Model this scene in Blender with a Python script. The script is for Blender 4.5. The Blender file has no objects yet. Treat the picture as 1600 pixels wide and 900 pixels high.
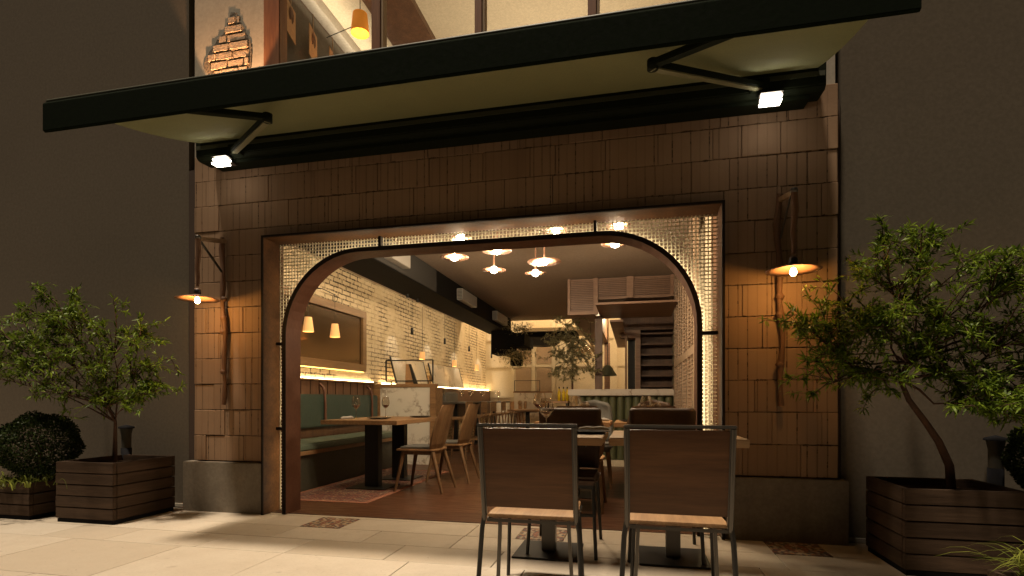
import bpy, bmesh, math, random
from mathutils import Vector, Matrix
R = math.radians
rnd = random.Random(7)
S = bpy.context.scene
C = S.collection

# ---------------------------------------------------------------- camera
cam_d = bpy.data.cameras.new("camera"); cam = bpy.data.objects.new("camera", cam_d); C.objects.link(cam)
cam_d.sensor_width = 36; cam_d.lens = 36*844/1600; cam_d.shift_y = 175/1600
cam_d.clip_start = 0.02; cam_d.clip_end = 300
cam.location = (0, 0, .96); cam.rotation_euler = (R(90), 0, math.atan(190/844))
S.camera = cam

# ---------------------------------------------------------------- world, sun, exposure
W = bpy.data.worlds.new("World"); S.world = W; W.use_nodes = True
nt = W.node_tree; nt.nodes.clear()
sky = nt.nodes.new("ShaderNodeTexSky"); sky.sky_type = 'NISHITA'; sky.sun_disc = False
sky.sun_elevation = R(77); sky.sun_rotation = R(205); sky.air_density = 1; sky.dust_density = 6
tint = nt.nodes.new("ShaderNodeMix"); tint.data_type = 'RGBA'; tint.blend_type = 'MULTIPLY'
tint.inputs[0].default_value = 1; tint.inputs[7].default_value = (1, .60, .30, 1)
bgn = nt.nodes.new("ShaderNodeBackground"); bgn.inputs[1].default_value = .0022
wo = nt.nodes.new("ShaderNodeOutputWorld")
nt.links.new(sky.outputs[0], tint.inputs[6]); nt.links.new(tint.outputs[2], bgn.inputs[0]); nt.links.new(bgn.outputs[0], wo.inputs[0])

sd = bpy.data.lights.new("sun", 'SUN'); sun = bpy.data.objects.new("sun", sd); C.objects.link(sun)
sd.energy = 4.6; sd.angle = R(5); sd.color = (1, .83, .62)
# the light comes from above, a little from the left and from the camera's side
d = Vector((.14, .19, -1)).normalized()
sun.rotation_euler = d.to_track_quat('-Z', 'Y').to_euler(); sun.location = (-2, -4, 12)

S.view_settings.view_transform = 'Standard'; S.view_settings.look = 'None'
S.view_settings.exposure = 0; S.view_settings.gamma = 1
S.cycles.max_bounces = 6; S.cycles.diffuse_bounces = 3; S.cycles.glossy_bounces = 3
S.cycles.transmission_bounces = 4; S.cycles.transparent_max_bounces = 12
S.cycles.use_denoising = True; S.cycles.sample_clamp_indirect = 4
S.cycles.caustics_reflective = False; S.cycles.caustics_refractive = False

# ---------------------------------------------------------------- materials
def new_mat(name):
    m = bpy.data.materials.new(name); m.use_nodes = True
    n = m.node_tree; n.nodes.clear()
    o = n.nodes.new("ShaderNodeOutputMaterial"); b = n.nodes.new("ShaderNodeBsdfPrincipled")
    n.links.new(b.outputs[0], o.inputs[0]); return m, n, b
def nd(n, t, **kw):
    x = n.nodes.new(t)
    for k, v in kw.items(): setattr(x, k, v)
    return x
def coords(n, scale=(1, 1, 1), rot=(0, 0, 0), loc=(0, 0, 0)):
    t = nd(n, "ShaderNodeTexCoord"); mp = nd(n, "ShaderNodeMapping")
    mp.inputs['Scale'].default_value = scale; mp.inputs['Rotation'].default_value = rot; mp.inputs['Location'].default_value = loc
    n.links.new(t.outputs['Object'], mp.inputs[0]); return mp.outputs[0]
def ramp(n, fac, stops):
    r = nd(n, "ShaderNodeValToRGB"); e = r.color_ramp.elements
    while len(e) < len(stops): e.new(.5)
    for k, (p, c) in enumerate(stops):
        e[k].position = p; e[k].color = (c[0], c[1], c[2], 1) if hasattr(c, '__len__') else (c, c, c, 1)
    n.links.new(fac, r.inputs[0]); return r.outputs[0]
def noise(n, vec, scale, detail=5, rough=.6):
    x = nd(n, "ShaderNodeTexNoise"); x.inputs['Scale'].default_value = scale
    x.inputs['Detail'].default_value = detail; x.inputs['Roughness'].default_value = rough
    n.links.new(vec, x.inputs['Vector']); return x.outputs[0]
def mixc(n, f, a, b, mode='MIX'):
    x = nd(n, "ShaderNodeMix"); x.data_type = 'RGBA'; x.blend_type = mode
    for i, v in ((0, f), (6, a), (7, b)):
        if hasattr(v, 'links') or hasattr(v, 'is_output'): n.links.new(v, x.inputs[i])
        elif i == 0: x.inputs[0].default_value = v
        else: x.inputs[i].default_value = (v[0], v[1], v[2], 1)
    return x.outputs[2]
def math_(n, op, a, b=0):
    x = nd(n, "ShaderNodeMath"); x.operation = op
    for i, v in ((0, a), (1, b)):
        if hasattr(v, 'is_output'): n.links.new(v, x.inputs[i])
        else: x.inputs[i].default_value = v
    return x.outputs[0]
def bump(n, b, h, strength=.3, dist=.01):
    x = nd(n, "ShaderNodeBump"); x.inputs['Strength'].default_value = strength; x.inputs['Distance'].default_value = dist
    n.links.new(h, x.inputs['Height']); n.links.new(x.outputs[0], b.inputs['Normal'])
def mottled(name, c1, c2, scale=6, rough=.7, bstr=.2, metal=0, stretch=(1, 1, 1), bdist=.004, fine=40):
    m, n, b = new_mat(name)
    v = coords(n, stretch); f = noise(n, v, scale, 8, .65); g = noise(n, v, fine, 4, .6)
    col = ramp(n, f, [(.3, c1), (.7, c2)])
    col = mixc(n, ramp(n, g, [(.35, .0), (.65, .35)]), col, tuple(x*.6 for x in c1))
    n.links.new(col, b.inputs['Base Color'])
    rr = ramp(n, f, [(.3, max(0, rough-.12)), (.7, min(1, rough+.12))]); n.links.new(rr, b.inputs['Roughness'])
    b.inputs['Metallic'].default_value = metal
    bump(n, b, g, bstr, bdist); return m
def plain(name, c, rough=.6, metal=0, emis=None, es=0, spec=None):
    m, n, b = new_mat(name); b.inputs['Base Color'].default_value = (*c, 1)
    b.inputs['Roughness'].default_value = rough; b.inputs['Metallic'].default_value = metal
    if emis: b.inputs['Emission Color'].default_value = (*emis, 1); b.inputs['Emission Strength'].default_value = es
    if spec is not None: b.inputs['Specular IOR Level'].default_value = spec
    v = coords(n); g = noise(n, v, 60, 3); bump(n, b, g, .06, .002)
    return m
def wood(name, c1, c2, axis='X', scale=1., rough=.5, bstr=.25):
    m, n, b = new_mat(name)
    s = {'X': (1.2, 14, 14), 'Y': (14, 1.2, 14), 'Z': (14, 14, 1.2)}[axis]
    v = coords(n, tuple(q*scale for q in s))
    rnd_ = nd(n, "ShaderNodeObjectInfo")
    add = nd(n, "ShaderNodeVectorMath"); add.operation = 'ADD'
    sc = nd(n, "ShaderNodeVectorMath"); sc.operation = 'SCALE'; sc.inputs[0].default_value = (17, 23, 31)
    n.links.new(rnd_.outputs['Random'], sc.inputs['Scale']); n.links.new(v, add.inputs[0]); n.links.new(sc.outputs[0], add.inputs[1])
    f = noise(n, add.outputs[0], 1.1, 9, .62); g = noise(n, add.outputs[0], 6, 4, .7)
    col = ramp(n, f, [(.28, c1), (.5, tuple((a+e)/2 for a, e in zip(c1, c2))), (.72, c2)])
    col = mixc(n, ramp(n, g, [(.4, 0.), (.75, .5)]), col, tuple(x*.5 for x in c1))
    n.links.new(col, b.inputs['Base Color']); b.inputs['Roughness'].default_value = rough
    bump(n, b, g, bstr, .003); return m
def emitter(name, c, s):
    m = bpy.data.materials.new(name); m.use_nodes = True; n = m.node_tree; n.nodes.clear()
    o = nd(n, "ShaderNodeOutputMaterial"); e = nd(n, "ShaderNodeEmission")
    e.inputs[0].default_value = (*c, 1); e.inputs[1].default_value = s; n.links.new(e.outputs[0], o.inputs[0]); return m
def thin_glass(name, tintc=(1, 1, 1), refl=.12):
    m = bpy.data.materials.new(name); m.use_nodes = True; n = m.node_tree; n.nodes.clear()
    o = nd(n, "ShaderNodeOutputMaterial"); t = nd(n, "ShaderNodeBsdfTransparent"); g = nd(n, "ShaderNodeBsdfGlossy")
    t.inputs[0].default_value = (*tintc, 1); g.inputs['Roughness'].default_value = .03
    lw = nd(n, "ShaderNodeLayerWeight"); lw.inputs[0].default_value = .35
    mx = nd(n, "ShaderNodeMixShader")
    f = ramp(n, lw.outputs['Facing'], [(0, refl*.3), (.6, refl), (1, .75)])
    n.links.new(f, mx.inputs[0]); n.links.new(t.outputs[0], mx.inputs[1]); n.links.new(g.outputs[0], mx.inputs[2])
    n.links.new(mx.outputs[0], o.inputs[0]); return m
def leafmat(name, c1, c2, rough=.45, trans=.25):
    m, n, b = new_mat(name)
    at = nd(n, "ShaderNodeAttribute"); at.attribute_name = 'tone'
    col = ramp(n, at.outputs['Fac'], [(0, c1), (1, c2)])
    n.links.new(col, b.inputs['Base Color']); b.inputs['Roughness'].default_value = rough; b.inputs['Specular IOR Level'].default_value = .18
    tr = nd(n, "ShaderNodeBsdfTranslucent"); n.links.new(col, tr.inputs[0])
    mx = nd(n, "ShaderNodeMixShader"); mx.inputs[0].default_value = trans
    o = [x for x in n.nodes if x.type == 'OUTPUT_MATERIAL'][0]
    n.links.new(b.outputs[0], mx.inputs[1]); n.links.new(tr.outputs[0], mx.inputs[2]); n.links.new(mx.outputs[0], o.inputs[0]); return m

def clay_block_mat():
    m, n, b = new_mat('clay_block')
    v = coords(n)
    at = nd(n, "ShaderNodeAttribute"); at.attribute_name = 'tone'
    base = ramp(n, at.outputs['Fac'], [(0, (.25, .160, .098)), (1, (.31, .205, .130))])
    f = noise(n, v, 3, 8, .65); base = mixc(n, ramp(n, f, [(.35, 0.), (.7, .45)]), base, (.235, .14, .083))
    sep = nd(n, "ShaderNodeSeparateXYZ"); n.links.new(v, sep.inputs[0])
    # vertical scoring lines every ~62 mm, broken into dots and dashes
    ph = math_(n, 'FRACT', math_(n, 'DIVIDE', sep.outputs[0], .0625))
    dist = math_(n, 'ABSOLUTE', math_(n, 'SUBTRACT', ph, .5))
    line = ramp(n, dist, [(.0, 1.), (.045, 1.), (.075, 0.)])
    vb = coords(n, (1, 1, 1)); wob = nd(n, "ShaderNodeMapping"); wob.inputs['Scale'].default_value = (16, 1, 34); n.links.new(vb, wob.inputs[0])
    dn = noise(n, wob.outputs[0], 1, 2, .5)
    col_sel = nd(n, "ShaderNodeTexWhiteNoise"); col_sel.noise_dimensions = '2D'
    cx = nd(n, "ShaderNodeCombineXYZ"); n.links.new(math_(n, 'FLOOR', math_(n, 'DIVIDE', sep.outputs[0], .0625)), cx.inputs[0])
    n.links.new(math_(n, 'FLOOR', math_(n, 'DIVIDE', sep.outputs[2], .2205)), cx.inputs[1]); n.links.new(cx.outputs[0], col_sel.inputs['Vector'])
    strong = ramp(n, col_sel.outputs[0], [(.35, 0.), (.75, 1.)])
    dots = math_(n, 'MULTIPLY', ramp(n, dn, [(.55, 0.), (.60, 1.)]), strong)
    faint = math_(n, 'MULTIPLY', math_(n, 'ADD', strong, .35), .38)
    mask = math_(n, 'MULTIPLY', line, math_(n, 'MAXIMUM', dots, faint))
    pz = math_(n, 'FRACT', math_(n, 'DIVIDE', math_(n, 'SUBTRACT', sep.outputs[2], .435-.11025), .2205))
    dz = math_(n, 'ABSOLUTE', math_(n, 'SUBTRACT', pz, .5))
    chn = noise(n, v, 26, 4, .7); chm = noise(n, v, 4, 3, .6)
    lim = math_(n, 'MULTIPLY', ramp(n, chn, [(.45, 0.), (.72, 1.)]), math_(n, 'MULTIPLY', ramp(n, chm, [(.35, .2), (.65, 1.)]), .055))
    chip = math_(n, 'LESS_THAN', dz, lim)
    mask = math_(n, 'MAXIMUM', mask, math_(n, 'MULTIPLY', chip, .85))
    col = mixc(n, mask, base, (.06, .034, .019))
    n.links.new(col, b.inputs['Base Color']); b.inputs['Roughness'].default_value = .85
    g = noise(n, v, 70, 4, .6)
    h = math_(n, 'SUBTRACT', math_(n, 'MULTIPLY', g, .3), mask)
    bump(n, b, h, .7, .006); return m

def plaster_brick_mat():
    # old brick wall roughly whitewashed: courses show only where the wash has worn
    m, n, b = new_mat('whitewashed_brick')
    v = coords(n, (1, 1, 1), (R(90), 0, R(90)))
    t = nd(n, "ShaderNodeTexCoord"); sp = nd(n, "ShaderNodeSeparateXYZ"); n.links.new(t.outputs['Object'], sp.inputs[0])
    cb = nd(n, "ShaderNodeCombineXYZ"); n.links.new(sp.outputs[1], cb.inputs[0]); n.links.new(sp.outputs[2], cb.inputs[1])
    wn = nd(n, "ShaderNodeTexNoise"); wn.inputs['Scale'].default_value = 9; wn.inputs['Detail'].default_value = 3; n.links.new(cb.outputs[0], wn.inputs['Vector'])
    dis = nd(n, "ShaderNodeVectorMath"); dis.operation = 'SCALE'; dis.inputs['Scale'].default_value = .022
    n.links.new(wn.outputs['Color'], dis.inputs[0])
    ad = nd(n, "ShaderNodeVectorMath"); ad.operation = 'ADD'; n.links.new(cb.outputs[0], ad.inputs[0]); n.links.new(dis.outputs[0], ad.inputs[1])
    br = nd(n, "ShaderNodeTexBrick"); br.inputs['Scale'].default_value = 1; br.inputs['Brick Width'].default_value = .21
    br.inputs['Row Height'].default_value = .065; br.inputs['Mortar Size'].default_value = .011; br.inputs['Mortar Smooth'].default_value = .3
    n.links.new(ad.outputs[0], br.inputs['Vector'])
    big = noise(n, cb.outputs[0], 1.3, 6, .6); worn = ramp(n, big, [(.42, .0), (.56, 1.)])
    fine = noise(n, cb.outputs[0], 28, 5, .6)
    broken = ramp(n, fine, [(.37, 0.), (.52, 1.)])
    mask = math_(n, 'MULTIPLY', math_(n, 'MULTIPLY', br.outputs['Fac'], worn), broken)
    base = ramp(n, noise(n, cb.outputs[0], 5, 7, .7), [(.3, (.47, .37, .22)), (.7, (.62, .51, .34))])
    col = mixc(n, mask, base, (.045, .025, .012))
    n.links.new(col, b.inputs['Base Color']); b.inputs['Roughness'].default_value = .8
    h = math_(n, 'ADD', math_(n, 'MULTIPLY', fine, .6), math_(n, 'MULTIPLY', mask, -1.4)); bump(n, b, h, .8, .012); return m

def plank_mat(name, c1, c2, c3, along='Y', width=.16, length=1.4, rough=.35):
    m, n, b = new_mat(name)
    v = coords(n, (1, 1, 1), (0, 0, R(90) if along == 'Y' else 0))
    br = nd(n, "ShaderNodeTexBrick"); br.inputs['Scale'].default_value = 1; br.inputs['Brick Width'].default_value = length
    br.inputs['Row Height'].default_value = width; br.inputs['Mortar Size'].default_value = .002; br.offset_frequency = 2; br.offset = .37
    br.inputs['Color1'].default_value = (*c1, 1); br.inputs['Color2'].default_value = (*c2, 1); br.inputs['Mortar'].default_value = (*tuple(x*.3 for x in c1), 1)
    n.links.new(v, br.inputs['Vector'])
    mp = nd(n, "ShaderNodeMapping"); mp.inputs['Scale'].default_value = (1.5, 16, 1); n.links.new(v, mp.inputs[0])
    g = noise(n, mp.outputs[0], 2.2, 8, .68)
    col = mixc(n, ramp(n, g, [(.35, 0.), (.7, .75)]), br.outputs[0], c3)
    n.links.new(col, b.inputs['Base Color'])
    n.links.new(ramp(n, g, [(.3, rough-.1), (.7, rough+.15)]), b.inputs['Roughness']); bump(n, b, g, .25, .002); return m

def pattern_tile_mat(name, cols, scale=9, size=.33):
    # encaustic / woven ornament: mirrored coordinates give a symmetric medallion
    m, n, b = new_mat(name)
    t = nd(n, "ShaderNodeTexCoord"); sp = nd(n, "ShaderNodeSeparateXYZ"); n.links.new(t.outputs['Object'], sp.inputs[0])
    ax = math_(n, 'PINGPONG', sp.outputs[0], size/2); ay = math_(n, 'PINGPONG', sp.outputs[1], size/2)
    cb = nd(n, "ShaderNodeCombineXYZ"); n.links.new(ax, cb.inputs[0]); n.links.new(ay, cb.inputs[1])
    vo = nd(n, "ShaderNodeTexVoronoi"); vo.inputs['Scale'].default_value = scale/size; n.links.new(cb.outputs[0], vo.inputs['Vector'])
    rgb = nd(n, "ShaderNodeSeparateColor"); n.links.new(vo.outputs['Color'], rgb.inputs[0])
    r = nd(n, "ShaderNodeValToRGB"); r.color_ramp.interpolation = 'CONSTANT'; e = r.color_ramp.elements
    while len(e) < len(cols): e.new(.5)
    for k, c in enumerate(cols): e[k].position = k/len(cols); e[k].color = (*c, 1)
    n.links.new(rgb.outputs[0], r.inputs[0])
    edge = ramp(n, vo.outputs['Distance'], [(.0, 0.), (.55, 0.), (.62, .6)])
    col = mixc(n, edge, r.outputs[0], cols[0])
    gg = noise(n, t.outputs['Object'], 200, 2); col = mixc(n, ramp(n, gg, [(.4, 0.), (.7, .3)]), col, (.2, .14, .09))
    n.links.new(col, b.inputs['Base Color']); b.inputs['Roughness'].default_value = .55; return m

def marble_mat(name, base=(.72, .68, .60), vein=(.30, .24, .18)):
    m, n, b = new_mat(name); v = coords(n)
    a = noise(n, v, 2.2, 8, .6); w = math_(n, 'ABSOLUTE', math_(n, 'SUBTRACT', a, .5))
    f = ramp(n, w, [(.0, 1.), (.012, .5), (.035, 0.)]); k = ramp(n, noise(n, v, 3.1, 3), [(.45, 0.), (.6, 1.)])
    n.links.new(mixc(n, math_(n, 'MULTIPLY', f, k), base, vein), b.inputs['Base Color']); b.inputs['Roughness'].default_value = .25; return m

def stone_mat():
    m, n, b = new_mat('paving_stone'); v = coords(n)
    at = nd(n, "ShaderNodeAttribute"); at.attribute_name = 'tone'
    base = ramp(n, at.outputs['Fac'], [(0, (.43, .365, .285)), (1, (.54, .475, .39))])
    f = noise(n, v, 2.4, 9, .62); g = noise(n, v, 60, 5, .6)
    col = mixc(n, ramp(n, f, [(.36, 0.), (.68, .55)]), base, (.37, .305, .23)); col = mixc(n, ramp(n, g, [(.5, 0.), (.75, .3)]), col, (.30, .24, .18))
    sp_ = noise(n, v, 9, 3, .5); col = mixc(n, ramp(n, sp_, [(.66, 0.), (.74, .45)]), col, (.24, .19, .14))
    tiny = noise(n, v, 38, 2, .5); col = mixc(n, ramp(n, tiny, [(.70, 0.), (.75, .6)]), col, (.16, .12, .085))
    n.links.new(col, b.inputs['Base Color'])
    n.links.new(ramp(n, f, [(.3, .42), (.7, .65)]), b.inputs['Roughness']); bump(n, b, g, .22, .003); return m

M = {}
M['stone'] = stone_mat()
M['joint'] = plain('paving_joint', (.13, .10, .07), .9)
M['asphalt'] = mottled('asphalt', (.035, .034, .032), (.055, .053, .05), 30, .85, .5)
M['clay'] = clay_block_mat(); M['clay_dark'] = plain('dark_mortar_backing', (.05, .03, .02), .95)  # even dark colour of the wall behind the blocks
M['mortar'] = mottled('crumbling_mortar', (.10, .075, .05), (.22, .17, .12), 40, .95, 1, bdist=.01)
M['concrete'] = mottled('cast_concrete', (.155, .13, .10), (.24, .205, .16), 4, .75, .3)
M['side_plaster'] = mottled('grey_brown_render', (.118, .098, .074), (.128, .107, .082), .9, .92, .15)
M['white_plaster'] = mottled('pale_render', (.36, .32, .26), (.42, .375, .31), 2, .85, .15)
M['corten'] = mottled('aged_steel_frame', (.030, .012, .004), (.105, .048, .019), 7, .6, .5, 0, fine=55)
M['arch'] = mottled('rust_brown_steel', (.070, .028, .015), (.115, .050, .028), 5, .5, .25, .2)
M['arch_edge'] = plain('blackened_steel', (.02, .014, .01), .6, .2)
M['mesh'] = plain('cream_painted_mesh', (.62, .54, .38), .55)
M['sage_metal'] = plain('sage_green_enamel', (.16, .17, .11), .4)
M['awn_dark'] = mottled('dark_green_awning_cloth', (.004, .007, .003), (.007, .011, .005), 30, .9, .2)
M['awn_lip'] = plain('awning_front_rail', (.035, .038, .02), .5)
M['awn_cloth'] = mottled('olive_awning_cloth', (.225, .228, .115), (.28, .282, .145), 5, .85, .2, fine=120)
M['awn_metal'] = plain('dark_green_metal', (.010, .013, .007), .6, 0)
M['arm_light'] = plain('awning_arm_underside', (.20, .19, .10), .5, .2)
M['planter'] = wood('weathered_planter_wood', (.034, .021, .013), (.082, .052, .034), 'X', 1, .75, .5)
M['planter_y'] = wood('weathered_planter_wood_side', (.034, .021, .013), (.082, .052, .034), 'Y', 1, .75, .5)
M['soil'] = mottled('dark_soil', (.018, .011, .007), (.04, .025, .015), 30, .95, 1, bdist=.02)
M['bark'] = mottled('reddish_bark', (.045, .020, .011), (.11, .052, .028), 30, .85, .6, stretch=(1, 1, .3))
M['willow_leaf'] = leafmat('narrow_green_leaf', (.045, .085, .008), (.21, .29, .024))
M['olive_leaf'] = leafmat('grey_green_leaf', (.20, .19, .09), (.50, .46, .27), .5, .5)
M['box_leaf'] = leafmat('dark_boxwood_leaf', (.010, .020, .004), (.035, .055, .010), .5, .1)
M['grass_leaf'] = leafmat('yellow_green_blade', (.07, .09, .015), (.22, .24, .04))
M['bollard'] = plain('black_bollard', (.008, .008, .010), .8, spec=.1)
M['bollard_glass'] = plain('bollard_lens', (.055, .05, .038), .6)
M['steel'] = plain('brushed_steel_frame', (.11, .10, .088), .36, .7)
M['chrome_leg'] = plain('dark_leg_steel', (.03, .028, .025), .35, .5)
M['oak'] = wood('warm_oak', (.20, .105, .045), (.40, .235, .11), 'X')
M['oak_y'] = wood('warm_oak_lengthwise', (.20, .105, .045), (.40, .235, .11), 'Y')
M['oak_z'] = wood('warm_oak_upright', (.22, .12, .055), (.40, .24, .12), 'Z')
M['chair_back'] = wood('brown_ply_back', (.070, .029, .011), (.19, .092, .040), 'X', .40, .38, .1)
M['table_top'] = wood('light_table_board', (.30, .19, .095), (.46, .31, .17), 'X', .9)
M['chair_oak'] = wood('brown_chair_oak', (.12, .062, .026), (.25, .145, .068), 'Z', 1, .5, .15)
M['walnut'] = wood('walnut_panel', (.09, .042, .02), (.17, .085, .042), 'Z', .8)
M['cab_wood'] = wood('rosy_cabinet_wood', (.22, .12, .07), (.34, .20, .125), 'X', .8)
M['slat_wood'] = wood('limed_slat_wood', (.34, .24, .16), (.46, .33, .23), 'Z', .8)
M['floor'] = plank_mat('brown_plank_floor', (.085, .032, .013), (.125, .050, .021), (.045, .017, .008), 'X', .19, 1.3, .38)
M['ceiling'] = mottled('taupe_ceiling', (.34, .26, .19), (.38, .295, .22), 2, .9, .1)
M['cream'] = mottled('cream_wall_paint', (.60, .51, .36), (.66, .57, .41), 2, .8, .1)
M['brickwash'] = plaster_brick_mat()
M['duct'] = plain('charcoal_duct', (.009, .008, .007), .8, spec=.1)
M['duct_side'] = plain('graphite_duct_side', (.045, .042, .038), .8, spec=.2)
M['grille'] = plain('pale_grille', (.30, .28, .25), .5)
M['green_leather'] = mottled('dark_green_leather', (.030, .052, .040), (.045, .072, .056), 9, .45, .25)
M['green_cushion'] = mottled('sage_green_leather', (.10, .135, .095), (.13, .165, .12), 9, .5, .2)
M['bench_base'] = mottled('dark_olive_panel', (.05, .048, .032), (.07, .066, .045), 5, .6, .1)
M['strap'] = plain('brown_leather_strap', (.12, .045, .02), .5)
M['marble'] = marble_mat('veined_marble')
M['bar_marble'] = marble_mat('pale_bar_marble', (.55, .49, .42), (.25, .18, .13))
M['black'] = plain('matt_black_metal', (.012, .011, .010), .5, .2)
M['plate'] = plain('black_plate', (.01, .01, .01), .25)
M['napkin'] = plain('grey_linen', (.30, .28, .25), .9)
M['fluted'] = mottled('olive_fluted_leather', (.075, .080, .035), (.10, .105, .048), 8, .5, .15)
M['mirror'] = plain('smoked_mirror', (.20, .13, .065), .2, .85)
M['mirror_reflection'] = mottled('painted_pale_reflection', (.60, .53, .40), (.70, .63, .50), 1.5, .3, .05)  # bright wall reflected in the leaning mirrors, put into the base colour
M['picture_frame'] = wood('amber_frame_wood', (.17, .095, .038), (.27, .16, .07), 'Y')
M['paper'] = mottled('kraft_paper', (.34, .19, .085), (.42, .25, .12), 6, .85, .1)
M['dry_leaf'] = plain('dried_leaf', (.10, .045, .02), .8)
M['copper'] = plain('copper_disc', (.26, .13, .075), .55, .1)
M['glass'] = thin_glass('clear_glass', (.86, .81, .74), .42); M['pane'] = thin_glass('window_glass', (1, .98, .95), .05)
M['wine'] = plain('red_wine', (.06, .006, .006), .1)
M['oil'] = plain('golden_oil', (.55, .38, .02), .15)
M['cloth_grey'] = mottled('grey_upholstery', (.12, .115, .10), (.17, .16, .14), 20, .85, .2)
M['brown_leather'] = mottled('brown_leather', (.07, .038, .022), (.10, .056, .034), 12, .5, .2)
M['post_wood'] = wood('rough_brown_post', (.10, .045, .02), (.20, .10, .05), 'Z', 1, .7, .6)
M['tan_wood'] = wood('weathered_post', (.22, .14, .075), (.36, .24, .14), 'Z', 1, .7, .6)
M['win_frame'] = wood('red_brown_window_frame', (.16, .055, .022), (.27, .115, .05), 'Z', .8)
M['mosaic'] = pattern_tile_mat('patterned_cement_tile', [(.03, .02, .02), (.30, .09, .03), (.42, .33, .22), (.05, .05, .07), (.35, .16, .06), (.45, .37, .26), (.20, .05, .03)], 15, .33)
M['rug'] = pattern_tile_mat('persian_rug', [(.11, .02, .018), (.30, .20, .13), (.02, .015, .03), (.20, .04, .03), (.36, .26, .17), (.06, .02, .03)], 30, .60)
M['rug_edge'] = mottled('rug_border_weave', (.26, .06, .035), (.42, .25, .15), 60, .95, .3)
E_led = emitter('led_strip_glow', (1, .70, .34), 27)
E_arch = emitter('arch_led_glow', (1, .82, .54), 20)
E_bulb = emitter('warm_bulb_glow', (1, .82, .58), 42)
E_fil = emitter('amber_bulb_glow', (1, .60, .22), 60)
E_flood = emitter('floodlight_glow', (1, .90, .74), 15)
E_mirror = emitter('mirror_led_glow', (1, .62, .14), 5)

def add_translucent(m, c, f):
    n = m.node_tree; b = [x for x in n.nodes if x.type == 'BSDF_PRINCIPLED'][0]; o = [x for x in n.nodes if x.type == 'OUTPUT_MATERIAL'][0]
    tr = nd(n, "ShaderNodeBsdfTranslucent"); tr.inputs[0].default_value = (*c, 1); mx = nd(n, "ShaderNodeMixShader"); mx.inputs[0].default_value = f
    n.links.new(b.outputs[0], mx.inputs[1]); n.links.new(tr.outputs[0], mx.inputs[2]); n.links.new(mx.outputs[0], o.inputs[0])
def add_stains(m, amount, dark):
    n = m.node_tree; b = [x for x in n.nodes if x.type == 'BSDF_PRINCIPLED'][0]; l = b.inputs['Base Color'].links[0]; src = l.from_socket
    st = noise(n, coords(n, (3.2, 3.2, .35)), 1.6, 6, .6); pa = noise(n, coords(n, (.5, .5, .8)), 1.3, 4, .5)
    f = math_(n, 'MULTIPLY', ramp(n, st, [(.5, 0.), (.72, 1.)]), ramp(n, pa, [(.42, .1), (.62, amount)]))
    n.links.new(mixc(n, f, src, dark), b.inputs['Base Color'])
add_stains(M['clay'], .45, (.13, .08, .05)); add_stains(M['concrete'], .5, (.09, .08, .06)); add_stains(M['white_plaster'], .4, (.25, .22, .17))
for k_, sp_ in (('awn_dark', .04), ('awn_metal', .05), ('arch_edge', .1), ('arch', .25), ('corten', .06), ('clay', .15), ('planter', .15), ('planter_y', .15), ('chair_back', .3), ('concrete', .25), ('side_plaster', .1), ('soil', .05)):
    [x for x in M[k_].node_tree.nodes if x.type == 'BSDF_PRINCIPLED'][0].inputs['Specular IOR Level'].default_value = sp_
add_translucent(M['awn_cloth'], (.34, .35, .17), .15)
def shade_mat(name, c, s):
    m, n, b = new_mat(name); b.inputs['Base Color'].default_value = (*c, 1); b.inputs['Roughness'].default_value = .8
    b.inputs['Emission Color'].default_value = (*c, 1); b.inputs['Emission Strength'].default_value = s
    v = coords(n, (40, 40, 1)); g = noise(n, v, 3, 3); bump(n, b, g, .2, .002); return m
M['shade'] = shade_mat('lit_fabric_shade', (.80, .42, .15), .55)
M['shade_up'] = shade_mat('lit_amber_shade', (.75, .26, .03), .42)

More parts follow.
